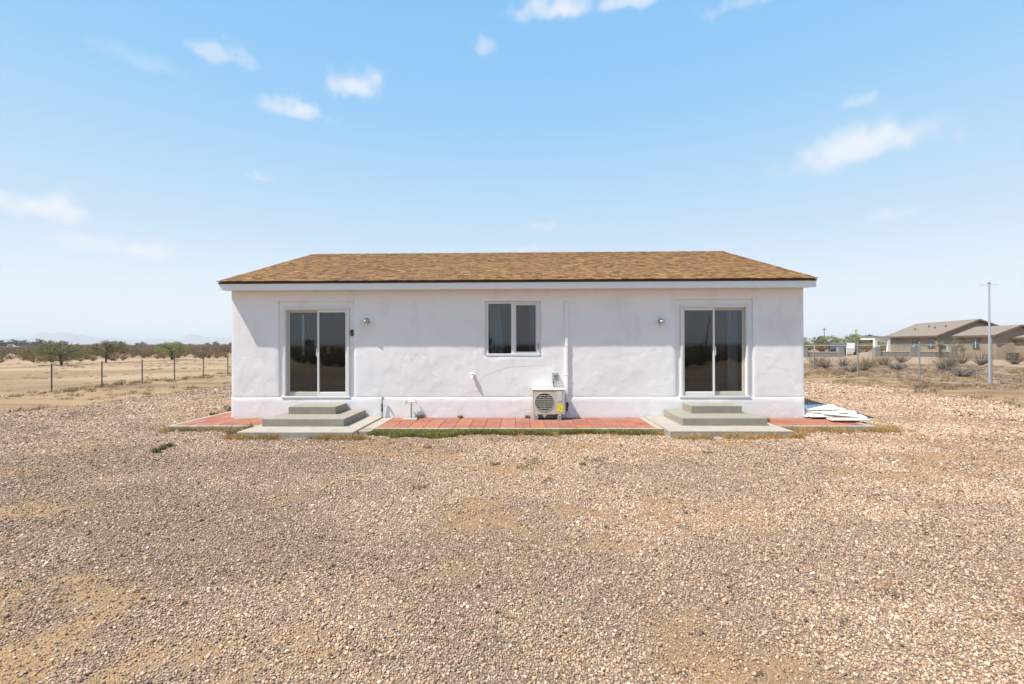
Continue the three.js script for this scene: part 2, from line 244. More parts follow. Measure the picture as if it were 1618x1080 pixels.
{
  const recess = [recessL, recessR, recessW], frames = [doorL, doorR, winF];
  const core = merge([...around(-W, W, .43, 2.9, recess, -.034, -.002), ...around(-W, W, .43, 2.9, frames, -.16, -.034)]);
  const sk = clean(skin(-W, W, .43, 2.9, recess, 0));
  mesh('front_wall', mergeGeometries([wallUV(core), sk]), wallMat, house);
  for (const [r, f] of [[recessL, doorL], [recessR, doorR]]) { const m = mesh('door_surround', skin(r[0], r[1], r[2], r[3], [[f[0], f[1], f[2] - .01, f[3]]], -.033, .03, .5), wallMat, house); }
  for (const r of [recessL, recessR]) mesh('drip_flashing', rbx(r[0] + .005, r[1] - .005, r[3] - .018, r[3] + .006, -.03, .014, .003), std(.84, .84, .83, .5), house);
  // plinth, 2 cm proud, with a sloped ledge on top
  const sh = new THREE.Shape([[-.16, -.25], [.014, -.25], [.014, .43], [.006, .45], [-.003, .45], [-.16, .43]].map((p) => new THREE.Vector2(...p)));
  const fixed = new THREE.ExtrudeGeometry(sh, { depth: 2 * W, bevelEnabled: false }); { const p = fixed.attributes.position; for (let i = 0; i < p.count; i++) p.setXYZ(i, W - p.getZ(i), p.getY(i), p.getX(i)); fixed.computeVertexNormals(); }
  mesh('plinth', mergeGeometries([wallUV(clean(fixed)), clean(skin(-W, W, -.2, .428, [], .0145, .03, .8))]), wallMat, house);
  // side walls with their gables; the left one has a window opening
  const gable = (hole) => { const s = new THREE.Shape([[BACK, -.25], [-.16, -.25], [-.16, 3.06], [RZ, 4.46], [BACK, 3.06]].map((p) => new THREE.Vector2(...p))); if (hole) s.holes.push(new THREE.Path([[hole[0], hole[2]], [hole[0], hole[3]], [hole[1], hole[3]], [hole[1], hole[2]]].map((p) => new THREE.Vector2(...p)))); const g = new THREE.ExtrudeGeometry(s, { depth: .16, bevelEnabled: false }), p = g.attributes.position; for (let i = 0; i < p.count; i++) p.setXYZ(i, -p.getZ(i), p.getY(i), p.getX(i)); g.computeVertexNormals(); return g; };
  mesh('side_wall', metric(gable([-3.95, -2.95, 1.32, 2.6]).translate(-W + .16, 0, 0)), whitePaint, house);
  mesh('side_wall', metric(gable().translate(W, 0, 0)), whitePaint, house);
  mesh('back_wall', metric(bx(-W + .16, W - .16, -.25, 3.06, BACK, BACK + .16)), whitePaint, house);
  mesh('floor', metric(bx(-W + .16, W - .16, .2, .44, BACK + .16, -.16)), std(.22, .195, .17, .55, { map: grainMap }), house);
  mesh('ceiling', metric(bx(-W + .16, W - .16, 2.86, 2.9, BACK + .16, -.16)), std(.70, .69, .67, .9), house);
  const innerPaint = std(.60, .565, .51, .9);
  for (const x of [-2.2, 2.0]) mesh('partition_wall', metric(bx(x - .06, x + .06, .44, 2.86, -5.2, -.16)), innerPaint, house);
  mesh('partition_wall', metric(bx(-W + .16, W - .16, .44, 2.86, -5.32, -5.2)), innerPaint, house);
  const sw = new THREE.Group(); sw.name = 'side_window'; house.add(sw);
  const swf = (z0, z1, y0, y1) => bx(-W + .02, -W + .09, y0, y1, z0, z1);
  mesh('frame', merge([swf(-3.95, -3.9, 1.32, 2.6), swf(-3.0, -2.95, 1.32, 2.6), swf(-3.9, -3.0, 2.55, 2.6), swf(-3.9, -3.0, 1.32, 1.37), swf(-3.475, -3.43, 1.37, 2.55)]), vinyl, sw);
  mesh('sill', bx(-W + .16, -W + .26, 1.29, 1.33, -4.02, -2.88), vinyl, sw);
  mesh('pane', bx(-W + .052, -W + .056, 1.37, 2.55, -3.9, -3.475), glass, sw); mesh('pane', bx(-W + .052, -W + .056, 1.37, 2.55, -3.43, -3.0), glass, sw);
  // eaves
  const fascia = paint();
  mesh('fascia_board', metric(merge([bx(-6.555, 6.555, 2.868, 3.03, .25, .278)])), fascia, house);
  mesh('eave_soffit', metric(bx(-6.55, 6.55, 2.885, 2.9, 0.006, .25)), whitePaint, house);
  for (const s of [-1, 1]) {
    const a = s > 0 ? [6.45, 6.548] : [-6.548, -6.45];
    mesh('eave_return', metric(bx(a[0], a[1], 2.9, 3.05, 0.0, .25)), whitePaint, house);
    const rk = new THREE.Shape([[.25, 2.87], [.25, 3.03], [RZ, RY - .03], [BACK - .25, 3.03], [BACK - .25, 2.87], [RZ, RY - .2]].map((p) => new THREE.Vector2(...p)));
    const g = new THREE.ExtrudeGeometry(rk, { depth: .03, bevelEnabled: false }), p = g.attributes.position; for (let i = 0; i < p.count; i++) p.setXYZ(i, s * 6.553 - (s > 0 ? p.getZ(i) : p.getZ(i) - .03), p.getY(i), p.getX(i)); g.computeVertexNormals();
    mesh('rake_board', metric(g), fascia, house);
  }
  // roof: deck, dark metal drip edge, shingles laid in courses
  const roof = new THREE.Group(); roof.name = 'roof'; house.add(roof);
  const dk = new THREE.Shape([[.285, 3.03], [.285, 3.042], [RZ, RY], [BACK - .285, 3.042], [BACK - .285, 3.03], [RZ, RY - .05]].map((p) => new THREE.Vector2(...p)));
  const dg = new THREE.ExtrudeGeometry(dk, { depth: 13.12, bevelEnabled: false }); { const p = dg.attributes.position; for (let i = 0; i < p.count; i++) p.setXYZ(i, 6.56 - p.getZ(i), p.getY(i), p.getX(i)); dg.computeVertexNormals(); }
  mesh('roof_deck', metric(dg), std(.12, .085, .06, .95), roof);
  mesh('drip_edge', merge([bx(-6.562, 6.562, 3.008, 3.04, .279, .29)]), std(.035, .026, .022, .5), roof);
  const tones = [[.30, .15, .047], [.26, .126, .038], [.335, .176, .057], [.205, .10, .034], [.31, .138, .043], [.15, .077, .03], [.375, .213, .077], [.275, .155, .053]];
  const mats = tones.map((c) => std(c[0], c[1], c[2], .95, { map: grainMap, bumpMap: grainBump, bumpScale: .004 }));
  const L = Math.hypot(.30 - RZ, RY - 3.045), ang = Math.atan2(RY - 3.045, .30 - RZ), r = rng(8), rest = mats.map(() => []); let made = 0;
  const courses = Math.floor(L / .142), proto = new THREE.BoxGeometry(1, .019, .19).translate(0, .0035, 0);
  for (let c = 0; c < courses; c++) {
    let x = -6.57 - r() * .2; const s0 = c * .142;
    while (x < 6.57) {
      const wd = .06 + r() * .11, a = Math.max(x, -6.57), b = Math.min(x + wd, 6.57); x += wd; if (b - a < .02) continue;
      const k = Math.floor(Math.pow(r(), 1.15) * mats.length), lift = .004 + r() * .006, tilt = .035 + r() * .02, m = new THREE.Matrix4(), s = s0 + .085 - (c && r() < .4 ? .012 : 0);
      m.makeRotationX(ang - tilt).scale(new THREE.Vector3(b - a - .003, 1, 1)); m.setPosition((a + b) / 2, 3.048 + Math.sin(ang) * s + lift, .312 - Math.cos(ang) * s);
      if (made < 300) { made++; const q = mesh('shingle', proto, mats[k], roof); q.applyMatrix4(m); } else rest[k].push(proto.clone().applyMatrix4(m));
    }
  }
  rest.forEach((list, k) => { const q = mesh('shingle_courses', metric(merge(list)), mats[k], roof); q.userData.kind = 'stuff'; });
  const back = []; for (let c = 0; c < 8; c++) back.push(bx(-6.57, 6.57, 0, .011, 0, .6).rotateX(-ang).translate(0, 3.05 + Math.sin(ang) * (c * .6) + .004, BACK - .30 + Math.cos(ang) * (c * .6)));
  mesh('back_shingles', metric(merge(back)), mats[0], roof);
  for (let i = 0; i < 44; i++) { const x = -6.57 + i * .2986, cap = merge([bx(0, .33, 0, .012, 0, .15).rotateX(ang).translate(0, -.012, 0), bx(0, .33, 0, .012, -.15, 0).rotateX(-ang).translate(0, -.012, 0)]); if (x + .33 > 6.6) continue; const q = mesh('ridge_cap', metric(cap), mats[(i * 5 + (i % 3)) % mats.length], roof); q.position.set(x, RY + .016 + (i % 2) * .003, RZ); q.rotation.z = .03; }
}
// sliding doors: outer frame, a front and a rear panel, glass, handle
function slidingDoor(f, frontLeft) {
  const [x0, x1, y0, y1] = f, g = new THREE.Group(); g.name = 'sliding_door'; house.add(g); const mid = frontLeft ? lerp(x0, x1, .485) : lerp(x0, x1, .535);
  mesh('frame', merge([rbx(x0 + .001, x0 + .05, y0 + .03, y1, -.12, .012, .004), rbx(x1 - .05, x1 - .001, y0 + .03, y1, -.12, .012, .004), rbx(x0 + .05, x1 - .05, y1 - .045, y1 - .001, -.12, .012, .004), rbx(x0 - .03, x1 + .03, y0 - .012, y0 + .03, -.12, .03, .006), rbx(x0 + .05, x1 - .05, y1 - .06, y1 - .045, -.07, -.05, .003)]), vinyl, g);
  const panel = (a, b, z, st, mat) => { const yb = y0 + .035, yt = y1 - .047; mesh('panel_frame', merge([rbx(a, a + st, yb, yt, z - .035, z, .005), rbx(b - st, b, yb, yt, z - .035, z, .005), rbx(a + st, b - st, yt - .05, yt, z - .034, z - .001, .005), rbx(a + st, b - st, yb, yb + .075, z - .034, z - .001, .005), rbx(a + st, b - st, yb + .075, yb + .09, z - .026, z - .01, .002), rbx(a + st, b - st, yt - .062, yt - .05, z - .026, z - .01, .002)]), mat, g); mesh('pane', bx(a + st, b - st, yb + .075, yt - .05, z - .022, z - .018), glass, g); };
  if (frontLeft) { panel(x0 + .05, mid + .035, -.012, .042, vinyl); panel(mid - .01, x1 - .05, -.062, .062, vinylBrownGrey); }
  else { panel(x0 + .05, mid + .01, -.062, .062, vinylBrownGrey); panel(mid - .035, x1 - .05, -.012, .042, vinyl); }
  const hx = frontLeft ? mid + .055 : mid - .055;
  mesh('handle', merge([rbx(hx - .02, hx + .02, y0 + .93, y0 + 1.13, -.062, -.045, .006), rbx(hx - .009, hx + .009, y0 + .95, y0 + 1.11, -.034, -.016, .006), rbx(hx - .008, hx + .008, y0 + .95, y0 + .975, -.05, -.02, .004), rbx(hx - .008, hx + .008, y0 + 1.085, y0 + 1.11, -.05, -.02, .004)]), std(.7, .69, .66, .4), g);
  mesh('threshold_track', merge([bx(x0 + .05, x1 - .05, y0 + .03, y0 + .042, -.05, -.046), bx(x0 + .05, x1 - .05, y0 + .03, y0 + .042, .012, .016)]), std(.55, .55, .55, .35, { metalness: .8 }), g);
}
slidingDoor(doorL, false); slidingDoor(doorR, true);
{
  const [x0, x1, y0, y1] = winF, g = new THREE.Group(); g.name = 'window'; house.add(g); const mid = -.02;
  mesh('frame', merge([rbx(x0 + .001, x0 + .035, y0 + .04, y1 - .001, -.1, -.008, .004), rbx(x1 - .04, x1 - .001, y0 + .04, y1 - .001, -.1, -.008, .004), rbx(x0 + .035, x1 - .04, y1 - .035, y1 - .001, -.1, -.008, .004), rbx(mid - .042, mid + .042, y0 + .04, y1 - .035, -.08, -.014, .004)]), vinyl, g);
  mesh('sash', merge([rbx(mid + .042, mid + .07, y0 + .04, y1 - .035, -.07, -.035, .003), rbx(x1 - .075, x1 - .04, y0 + .04, y1 - .035, -.07, -.035, .003), rbx(mid + .07, x1 - .075, y1 - .07, y1 - .035, -.07, -.035, .003), rbx(mid + .07, x1 - .075, y0 + .04, y0 + .08, -.07, -.035, .003)]), vinyl, g);
  mesh('sill', rbx(x0 - .025, x1 + .025, y0 - .012, y0 + .04, -.1, .012, .006), std(.68, .69, .72, .5), g);
  mesh('pane', bx(x0 + .035, mid - .042, y0 + .04, y1 - .035, -.05, -.046), glass, g);
  mesh('pane', bx(mid + .07, x1 - .075, y0 + .08, y1 - .07, -.056, -.052), glass, g);
  mesh('latch', rbx(x1 - .03, x1 - .015, y0 + .16, y0 + .27, -.008, .006, .004), std(.05, .05, .055, .5), g);
}
// curtains inside
function curtain(name, x0, x1, y0, y1, z, waves, amp, taper, mat, label) {
  const nx = waves * 10, pos = [], idx = []; for (let j = 0; j <= 6; j++) for (let i = 0; i <= nx; i++) { const t = i / nx, v = j / 6, w = lerp(1, taper, 1 - v); pos.push(lerp(x0, x0 + (x1 - x0) * w, t), lerp(y0, y1, v), z + Math.sin(t * waves * 2 * Math.PI + v * .4) * amp * (1 + .2 * Math.sin(t * 17))); if (i < nx && j < 6) { const o = j * (nx + 1) + i; idx.push(o, o + 1, o + nx + 1, o + 1, o + nx + 2, o + nx + 1); } }
  const g = new THREE.BufferGeometry(); g.setAttribute('position', new THREE.Float32BufferAttribute(pos, 3)); g.setIndex(idx); g.computeVertexNormals();
  tag(mesh(name, g, mat), label, 'curtain');
}
const sheer = std(.74, .74, .76, .9), drape = std(.16, .15, .16, .9);
curtain('curtain', -.56, -.36, 1.2, 2.72, -.3, 3, .022, 1.75, sheer, 'white curtain hanging behind the left pane of the middle window');
curtain('curtain_001', .6, .37, 1.2, 2.72, -.3, 3, .022, 1.15, sheer, 'white curtain hanging behind the right pane of the middle window');
taken.set('curtain', 2);
curtain('curtain_002', 4.88, 5.12, .5, 2.72, -.26, 3, .025, 1.0, sheer, 'white curtain behind the sliding door that has the ocotillo reflection');
curtain('curtain_003', 4.5, 4.86, .5, 2.72, -.32, 4, .03, 1.0, drape, 'dark drape beside the white curtain behind a sliding door');
curtain('curtain_004', -5.06, -4.82, .5, 2.72, -.6, 4, .03, 1.0, drape, 'dark drape inside the sliding door next to the black doorbell');
taken.set('curtain', 5);

// ------------------------------------------------------------------ stoops, pavers, edging
const concrete = std(.35, .315, .262, .92, { map: grainMap, bumpMap: grainBump, bumpScale: .003 });
const concretePale = std(.45, .405, .34, .92, { map: grainMap, bumpMap: grainBump, bumpScale: .003 });
function stoop(label, pad, lower, upper) {
  const t = thing('concrete_stoop', label, 'steps');
  const slab = (x0, x1, y0, y1, z1, mat, name, r) => mesh(name, metric(rbx(x0, x1, y0, y1, .034, z1, r, 2), .8), mat, t);
  slab(pad[0], pad[1], -.2, .03, pad[2], concretePale, 'pad', .012); slab(lower[0], lower[1], .028, .178, lower[2], concrete, 'step', .008); slab(upper[0], upper[1], .176, .335, upper[2], concrete, 'step', .008);
}
stoop('two grey concrete steps on a pad below the door with the black doorbell', [-5.16, -2.965, 1.84], [-5.0, -3.355, 1.28], [-4.79, -3.775, .67]);
stoop('two grey concrete steps on a pad below the door near the white boards', [2.925, 5.2, 1.71], [3.345, 5.01, 1.17], [3.755, 4.81, .56]);
{
  const t = thing('paved_walk', 'strips of red square pavers along the foot of the house', null); t.userData.kind = 'structure';
  const tile = (s) => { const a = s / 2, b = a - .006, y0 = -.05, y1 = -.006, y2 = 0, ring = (h, y) => [[-h, y, h], [h, y, h], [h, y, -h], [-h, y, -h]], v = [...ring(a, y0), ...ring(a, y1), ...ring(b, y2)], f = []; for (let k = 0; k < 2; k++) for (let i = 0; i < 4; i++) { const p = k * 4 + i, q = k * 4 + (i + 1) % 4; f.push(p, q, q + 4, p, q + 4, p + 4); } f.push(8, 9, 10, 8, 10, 11); const g = new THREE.BufferGeometry(); g.setAttribute('position', new THREE.Float32BufferAttribute(v.flat(), 3)); g.setIndex(f); const n = g.toNonIndexed(); n.computeVertexNormals(); return metric(n, 1.3); };
  const P = .3065, geo = tile(P - .005), tones = [[.50, .20, .125], [.54, .235, .155], [.46, .175, .105], [.52, .25, .18], [.56, .24, .125], [.48, .21, .15]].map((c) => std(c[0] * .74, c[1] * .66, c[2] * .66, .9, { map: grainMap, bumpMap: grainBump, bumpScale: .002 }));
  const r = rng(3), lay = (x, z, dusty) => { const m = mesh('paver', geo, tones[Math.floor(r() * tones.length)], t); m.position.set(x, (r() - .5) * .006, z); m.rotation.set((r() - .5) * .012, Math.floor(r() * 4) * Math.PI / 2 + (r() - .5) * .012, (r() - .5) * .012); };
  for (let i = 0; i < 18; i++) for (let j = 0; j < 4; j++) if (!(i === 1 && j === 0)) lay(-2.72 + (i + .5) * P, .035 + (j + .5) * P);
  for (let i = 0; i < 6; i++) for (let j = 0; j < 3; j++) { lay(-7.01 + (i + .5) * P, .085 + (j + .5) * P); lay(5.26 + (i + .5) * P, .065 + (j + .5) * P); }
  for (let k = 0; k < 26; k++) for (let i = 0; i < 2; i++) { lay(-7.01 + (i + .5) * P - .0, .085 - (k + .5) * P); lay(6.48 + (i + .5) * P, .065 - (k + .5) * P); }
  const edge = (x0, x1, z0, z1) => mesh('concrete_edging', metric(rbx(x0, x1, -.2, .002, z0, z1, .008), .9), concretePale, t);
  edge(-2.72, 2.8, 1.264, 1.345); edge(-7.1, -5.17, 1.008, 1.09); edge(5.21, 7.19, .988, 1.07); edge(-7.1, -7.018, -8.0, 1.004); edge(7.1, 7.19, -8.0, .984); edge(-2.962, -2.724, .03, 1.6); edge(2.8, 2.922, .03, 1.345);
  mesh('sand_bed', metric(merge([bx(-2.72, 2.8, -.2, -.024, .03, 1.262), bx(-7.016, -5.17, -.2, -.024, .03, 1.006), bx(5.21, 7.098, -.2, -.024, .03, .986), bx(-7.016, -6.46, -.2, -.024, -8, .026), bx(6.46, 7.098, -.2, -.024, -8, .026)]), .8), std(.30, .22, .15, 1, { map: grainMap }), t);
}

// ------------------------------------------------------------------ air conditioner
{
  const beige = std(.50, .465, .385, .55), dark = std(.045, .045, .045, .6), grey = std(.36, .36, .35, .6);
  const a = thing('air_conditioner', 'beige outdoor air conditioner unit with round fan grille on concrete blocks', 'air conditioner', [.756, 0, .2]);
  const x0 = -.35, x1 = .35, y0 = .125, y1 = .672, z0 = -.15, z1 = .15, fx = -.095, fy = .392, fr = .208;
  const shell = merge([rbx(x0, x0 + .012, y0, y1 - .02, z0, z1, .004), rbx(x1 - .012, x1, y0, y1 - .02, z0, z1, .004), bx(x0 + .012, x1 - .012, y0, y0 + .012, z0, z1 - .012), bx(x0 + .012, x1 - .012, y0 + .012, y1 - .02, z0, z0 + .01), bx(.145, .15, y0 + .012, y1 - .02, z0 + .01, z1 - .014)]);
  mesh('cabinet', shell, beige, a);
  const fs = new THREE.Shape([[x0 + .013, y0], [.148, y0], [.148, y1 - .02], [x0 + .013, y1 - .02]].map((p) => new THREE.Vector2(...p))); const hole = new THREE.Path(); hole.absarc(fx, fy, fr, 0, Math.PI * 2, true); fs.holes.push(hole);
  const front = mesh('front_panel', new THREE.ExtrudeGeometry(fs, { depth: .012, bevelEnabled: true, bevelSize: .003, bevelThickness: .003, bevelSegments: 2, curveSegments: 40 }).translate(0, 0, z1 - .016), beige, a);
  mesh('top_panel', rbx(x0 - .008, x1 + .008, y1 - .022, y1, z0 - .008, z1 + .01, .008, 3), std(.66, .64, .58, .5), a);
  const gr = []; for (let k = -4; k <= 4; k++) { const y = k * .045, h = Math.sqrt(Math.max(0, fr * fr - y * y)); gr.push(rod([fx - h, fy + y, z1 + .004], [fx + h, fy + y, z1 + .004], .006, .006, 6)); }
  for (let k = -2; k <= 2; k++) { const x = k * .085, h = Math.sqrt(fr * fr - x * x); gr.push(rod([fx + x, fy - h, z1 - .002], [fx + x, fy + h, z1 - .002], .0022, .0022, 5)); }
  gr.push(new THREE.TorusGeometry(fr, .006, 8, 44).translate(fx, fy, z1 + .001)); for (const q of [.07, .14]) gr.push(new THREE.TorusGeometry(q, .002, 5, 36).translate(fx, fy, z1));
  mesh('fan_grille', merge(gr), std(.5, .47, .4, .5), a);
  const fan = []; for (let k = 0; k < 3; k++) { const s = new THREE.Shape(); s.moveTo(.03, -.02); s.quadraticCurveTo(.12, -.11, .185, -.06); s.quadraticCurveTo(.2, .04, .16, .09); s.quadraticCurveTo(.09, .06, .03, .03); fan.push(new THREE.ExtrudeGeometry(s, { depth: .004, bevelEnabled: false }).rotateX(.25).rotateZ(k * 2.094 + .4).translate(fx, fy, z1 - .07)); } fan.push(new THREE.CylinderGeometry(.045, .045, .05, 20).rotateX(Math.PI / 2).translate(fx, fy, z1 - .07));
  mesh('fan', merge(fan), std(.09, .09, .09, .6), a); mesh('coil', bx(x0 + .014, .144, y0 + .014, y1 - .024, z0 + .02, z0 + .05), dark, a);
  mesh('service_panel', merge([rbx(.152, x1 - .003, y0, y1 - .022, z1 - .014, z1 + .002, .005), rbx(.19, .30, .40, .62, z1 - .002, z1 + .006, .004)]), beige, a);
  mesh('rating_plate', rbx(.205, .285, .42, .60, z1 + .004, z1 + .008, .002), std(.55, .55, .56, .6), a);
  const cv = document.createElement('canvas'); cv.width = 192; cv.height = 320; const k = cv.getContext('2d'); k.fillStyle = '#f2e21c'; k.fillRect(0, 0, 192, 320); k.fillStyle = '#1a1a10'; k.font = 'bold 27px sans-serif'; k.textAlign = 'center'; k.fillText('ENERGYGUIDE', 96, 40); k.fillRect(8, 52, 176, 3); k.fillStyle = '#5a5410'; for (let i = 0; i < 4; i++) k.fillRect(14, 66 + i * 10, 60 + (i * 37) % 90, 4); k.fillStyle = '#1a1a10'; k.font = 'bold 40px sans-serif'; k.fillText('$', 78, 160); k.fillRect(96, 132, 34, 28); k.fillRect(14, 178, 164, 3); k.fillRect(30, 200, 8, 34); k.fillRect(120, 190, 30, 44); k.font = 'bold 34px sans-serif'; for (let i = 0; i < 5; i++) k.fillRect(14, 250 + i * 11, 150 - (i * 29) % 70, 4);
  const ct = new THREE.CanvasTexture(cv); ct.colorSpace = THREE.SRGBColorSpace;
  mesh('energy_label', new THREE.PlaneGeometry(.105, .175).translate(.243, .235 + .02, z1 + .0055), std(1, 1, 1, .6, { map: ct }), a);
  for (const x of [-.27, .235]) { mesh('mounting_block', metric(rbx(x - .045, x + .045, .0, .095, z0 + .02, z1 + .02, .006), 2), std(.33, .33, .33, .95, { map: grainMap }), a); mesh('foot', bx(x - .03, x + .03, .095, .125, z0, z1 + .005), grey, a); }
  mesh('drain_fitting', merge([rbx(-.13, -.05, .07, .126, .06, .12, .004), rod([-.09, .03, .09], [-.09, .08, .09], .012)]), std(.75, .74, .7, .5), a);
  mesh('valve_cover', rbx(x1, x1 + .035, .2, .33, -.06, .06, .01), beige, a);
  const black = std(.02, .02, .02, .7);
  mesh('refrigerant_hose', merge([tube([[x1 + .02, .3, .03], [x1 + .07, .36, .02], [x1 + .085, .28, -.03], [x1 + .05, .2, -.1], [x1 + .072, .3, -.165]], .014, 24, 8), tube([[x1 + .02, .25, .02], [x1 + .06, .24, .0], [x1 + .075, .16, -.06], [x1 + .06, .2, -.14], [x1 + .07, .3, -.165]], .011, 24, 8)]), black, a);
}
{
  const t = thing('line_set_cover', 'tall white pipe cover running up the wall behind the air conditioner', 'pipe cover', [1.182, 0, 0]);
  mesh('cover', rbx(-.031, .031, .42, 2.5, .004, .05, .01, 3), whitePaint, t); mesh('wall_cap', merge([rbx(-.036, .036, 2.49, 2.6, .004, .045, .014, 3)]), whitePaint, t); mesh('end_fitting', merge([rbx(-.036, .036, .34, .43, .02, .058, .012, 3)]), whitePaint, t);
  for (const y of [.95, 1.6]) mesh('bracket', rbx(-.04, .04, y, y + .025, .004, .053, .004), whitePaint, t);
}
{
  const t = thing('disconnect_box', 'small grey electrical disconnect box on the wall above the air conditioner', 'electrical box', [.915, .905, 0]), g = std(.30, .325, .32, .5);
  mesh('box', rbx(-.062, .062, -.1, .105, .004, .07, .006), g, t); mesh('cover', rbx(-.05, .05, -.02, .08, .068, .08, .006), std(.36, .39, .38, .45), t); mesh('handle', rbx(-.025, .03, .02, .045, .078, .088, .004), std(.08, .08, .08, .5), t); mesh('conduit', tube([[-.035, -.1, .04], [-.035, -.16, .045], [-.015, -.21, .06], [-.01, -.25, .09]], .011, 16, 8), std(.06, .06, .065, .6), t);
}
{
  const t = thing('vent_pipe', 'short white vent pipe stub sticking out of the wall', 'vent pipe', [-.93, .955, 0]);
  mesh('pipe', merge([new THREE.CylinderGeometry(.036, .036, .07, 20, 1, true).rotateX(Math.PI / 2).translate(0, 0, .035), new THREE.CylinderGeometry(.03, .03, .07, 20, 1, true).rotateX(Math.PI / 2).translate(0, 0, .035), new THREE.RingGeometry(.03, .036, 20).translate(0, 0, .07), rod([0, 0, .05], [0, -.07, .066], .034, .034, 14)]), whitePaint, t); mesh('flange', new THREE.CylinderGeometry(.055, .058, .014, 24).rotateX(Math.PI / 2).translate(0, 0, .01), whitePaint, t); mesh('end_plug', new THREE.CircleGeometry(.031, 18).translate(0, 0, .05), std(.3, .3, .3, .8), t);
}
{
  const pvc = std(.30, .30, .30, .6), t = thing('gooseneck_pipe', 'grey gooseneck drain pipe with a black coupling beside the concrete pad', 'pipe', [-2.975, 0, .07]);
  mesh('pipe', merge([tube([[0, -.05, 0], [0, .1, 0], [0, .3, 0], [0, .43, .0], [.018, .475, .012], [.036, .45, .02], [.045, .4, .02]], .015, 40, 10)]), pvc, t); mesh('coupling', merge([rod([0, .14, 0], [0, .22, 0], .022, .022, 12), rod([0, .235, 0], [0, .32, 0], .019, .019, 12)]), std(.03, .03, .03, .5), t);
}
{
  const t = thing('water_spigot', 'small outdoor water spigot on a thin riser pipe at the wall foot', 'spigot', [-2.31, 0, .09]), brass = std(.42, .37, .28, .4, { metalness: .6 }), cream = std(.7, .68, .6, .6);
  mesh('riser', rod([0, -.04, 0], [0, .35, 0], .012), std(.16, .16, .16, .5, { metalness: .4 }), t); mesh('crossbar', merge([rod([-.11, .352, .015], [.11, .362, -.01], .018, .018, 12), rod([0, .33, 0], [0, .375, 0], .022, .022, 12)]), cream, t);
  mesh('tap', merge([rod([-.11, .352, .015], [-.125, .315, .035], .016, .012, 10), rod([-.1, .36, .015], [-.1, .39, .015], .008), new THREE.TorusGeometry(.022, .006, 6, 16).rotateX(Math.PI / 2).translate(-.1, .392, .015)]), brass, t); mesh('tap', merge([rod([.11, .362, -.01], [.125, .325, .015], .016, .012, 10), rod([.1, .37, -.01], [.1, .4, -.01], .008), new THREE.TorusGeometry(.022, .006, 6, 16).rotateX(Math.PI / 2).translate(.1, .402, -.01)]), brass, t);
  mesh('footing', metric(rbx(-.16, .16, -.03, .004, -.05, .2, .006), 1), concretePale, t);
}
function wallLamp(x, y, label, bulb) {
  const t = thing('wall_lamp', label, 'wall lamp', [x, y, 0]), metal = std(.42, .42, .43, .42, { metalness: .7 });
  mesh('back_plate', new THREE.CylinderGeometry(.058, .062, .022, 28).rotateX(Math.PI / 2).translate(0, .02, .015), metal, t);
  const dome = new THREE.SphereGeometry(.085, 28, 14, 0, Math.PI * 2, 0, Math.PI * .5); mesh('shade', merge([dome.clone().scale(.85, .75, .85), dome.clone().scale(.8, .7, .8)])  .rotateX(.35).translate(0, 0, .078), metal, t); mesh('arm', tube([[0, .05, .02], [0, .075, .05], [0, .06, .078]], .009, 12, 8), metal, t);
  mesh('bulb', merge([new THREE.SphereGeometry(.036, 18, 14).scale(1, 1.15, 1).translate(0, -.045, .078), rod([0, -.02, .078], [0, .03, .078], .018, .018, 12)]), bulb, t);
}
wallLamp(-3.335, 2.175, 'small domed metal wall lamp with cream bulb next to the black doorbell', std(.72, .66, .5, .25)); wallLamp(3.29, 2.14, 'small domed metal wall lamp with pale bulb on the wall with the pipe cover', std(.66, .63, .56, .25));
{ const t = thing('doorbell_camera', 'black doorbell camera beside the sliding door', 'doorbell', [-3.685, 1.92, 0]); mesh('body', rbx(-.031, .031, -.068, .068, -.026, .014, .012, 4), std(.015, .015, .017, .3), t); mesh('lens', new THREE.CylinderGeometry(.012, .012, .006, 16).rotateX(Math.PI / 2).translate(0, .035, .014), std(.004, .004, .005, .08), t); mesh('button', new THREE.CylinderGeometry(.015, .015, .006, 20).rotateX(Math.PI / 2).translate(0, -.03, .015), std(.12, .12, .13, .3), t); }

// white boards lying in a loose fan beside the corner
{
  const foam = std(.84, .84, .80, .8), edge = std(.55, .42, .26, .9);
  const rows = [[7.0, .012, -.1, .98, .7, .30, .01, .0], [6.9, .05, .12, .85, .34, .1, .06, .03], [7.14, .075, .22, .8, .3, .3, .05, -.06], [6.94, .125, -.08, .8, .42, .42, .09, .05], [7.2, .12, -.02, .66, .3, .5, .08, -.07], [6.9, .18, -.16, .68, .44, .22, .1, .06], [7.02, .03, .56, .76, .22, .03, .02, 0]];
  const words = ['largest white board lying flat under the others by the house corner', 'white board second in the loose stack beside the house corner', 'long white board sticking out of the stack towards the gravel', 'white board tilted in the middle of the stack by the corner', 'narrow white board propped on the outer side of the stack', 'uppermost white board of the stack leaning to the wall corner', 'thin white board lying alone on the red pavers before the stack'];
  rows.forEach(([x, y, z, l, w, turn, tx, tz], i) => { const g = thing('white_board', words[i], 'board', [x, y + .012, z], -turn, 'white boards in a loose stack'); const f = mesh('face', rbx(-l / 2, l / 2, 0, .022, -w / 2, w / 2, .003), foam, g); const e = mesh('raw_edge', bx(-l / 2 + .004, l / 2 - .004, .004, .018, w / 2 - .001, w / 2 + .003), edge, g); f.rotation.set(tx, 0, tz); e.rotation.set(tx, 0, tz); });
}

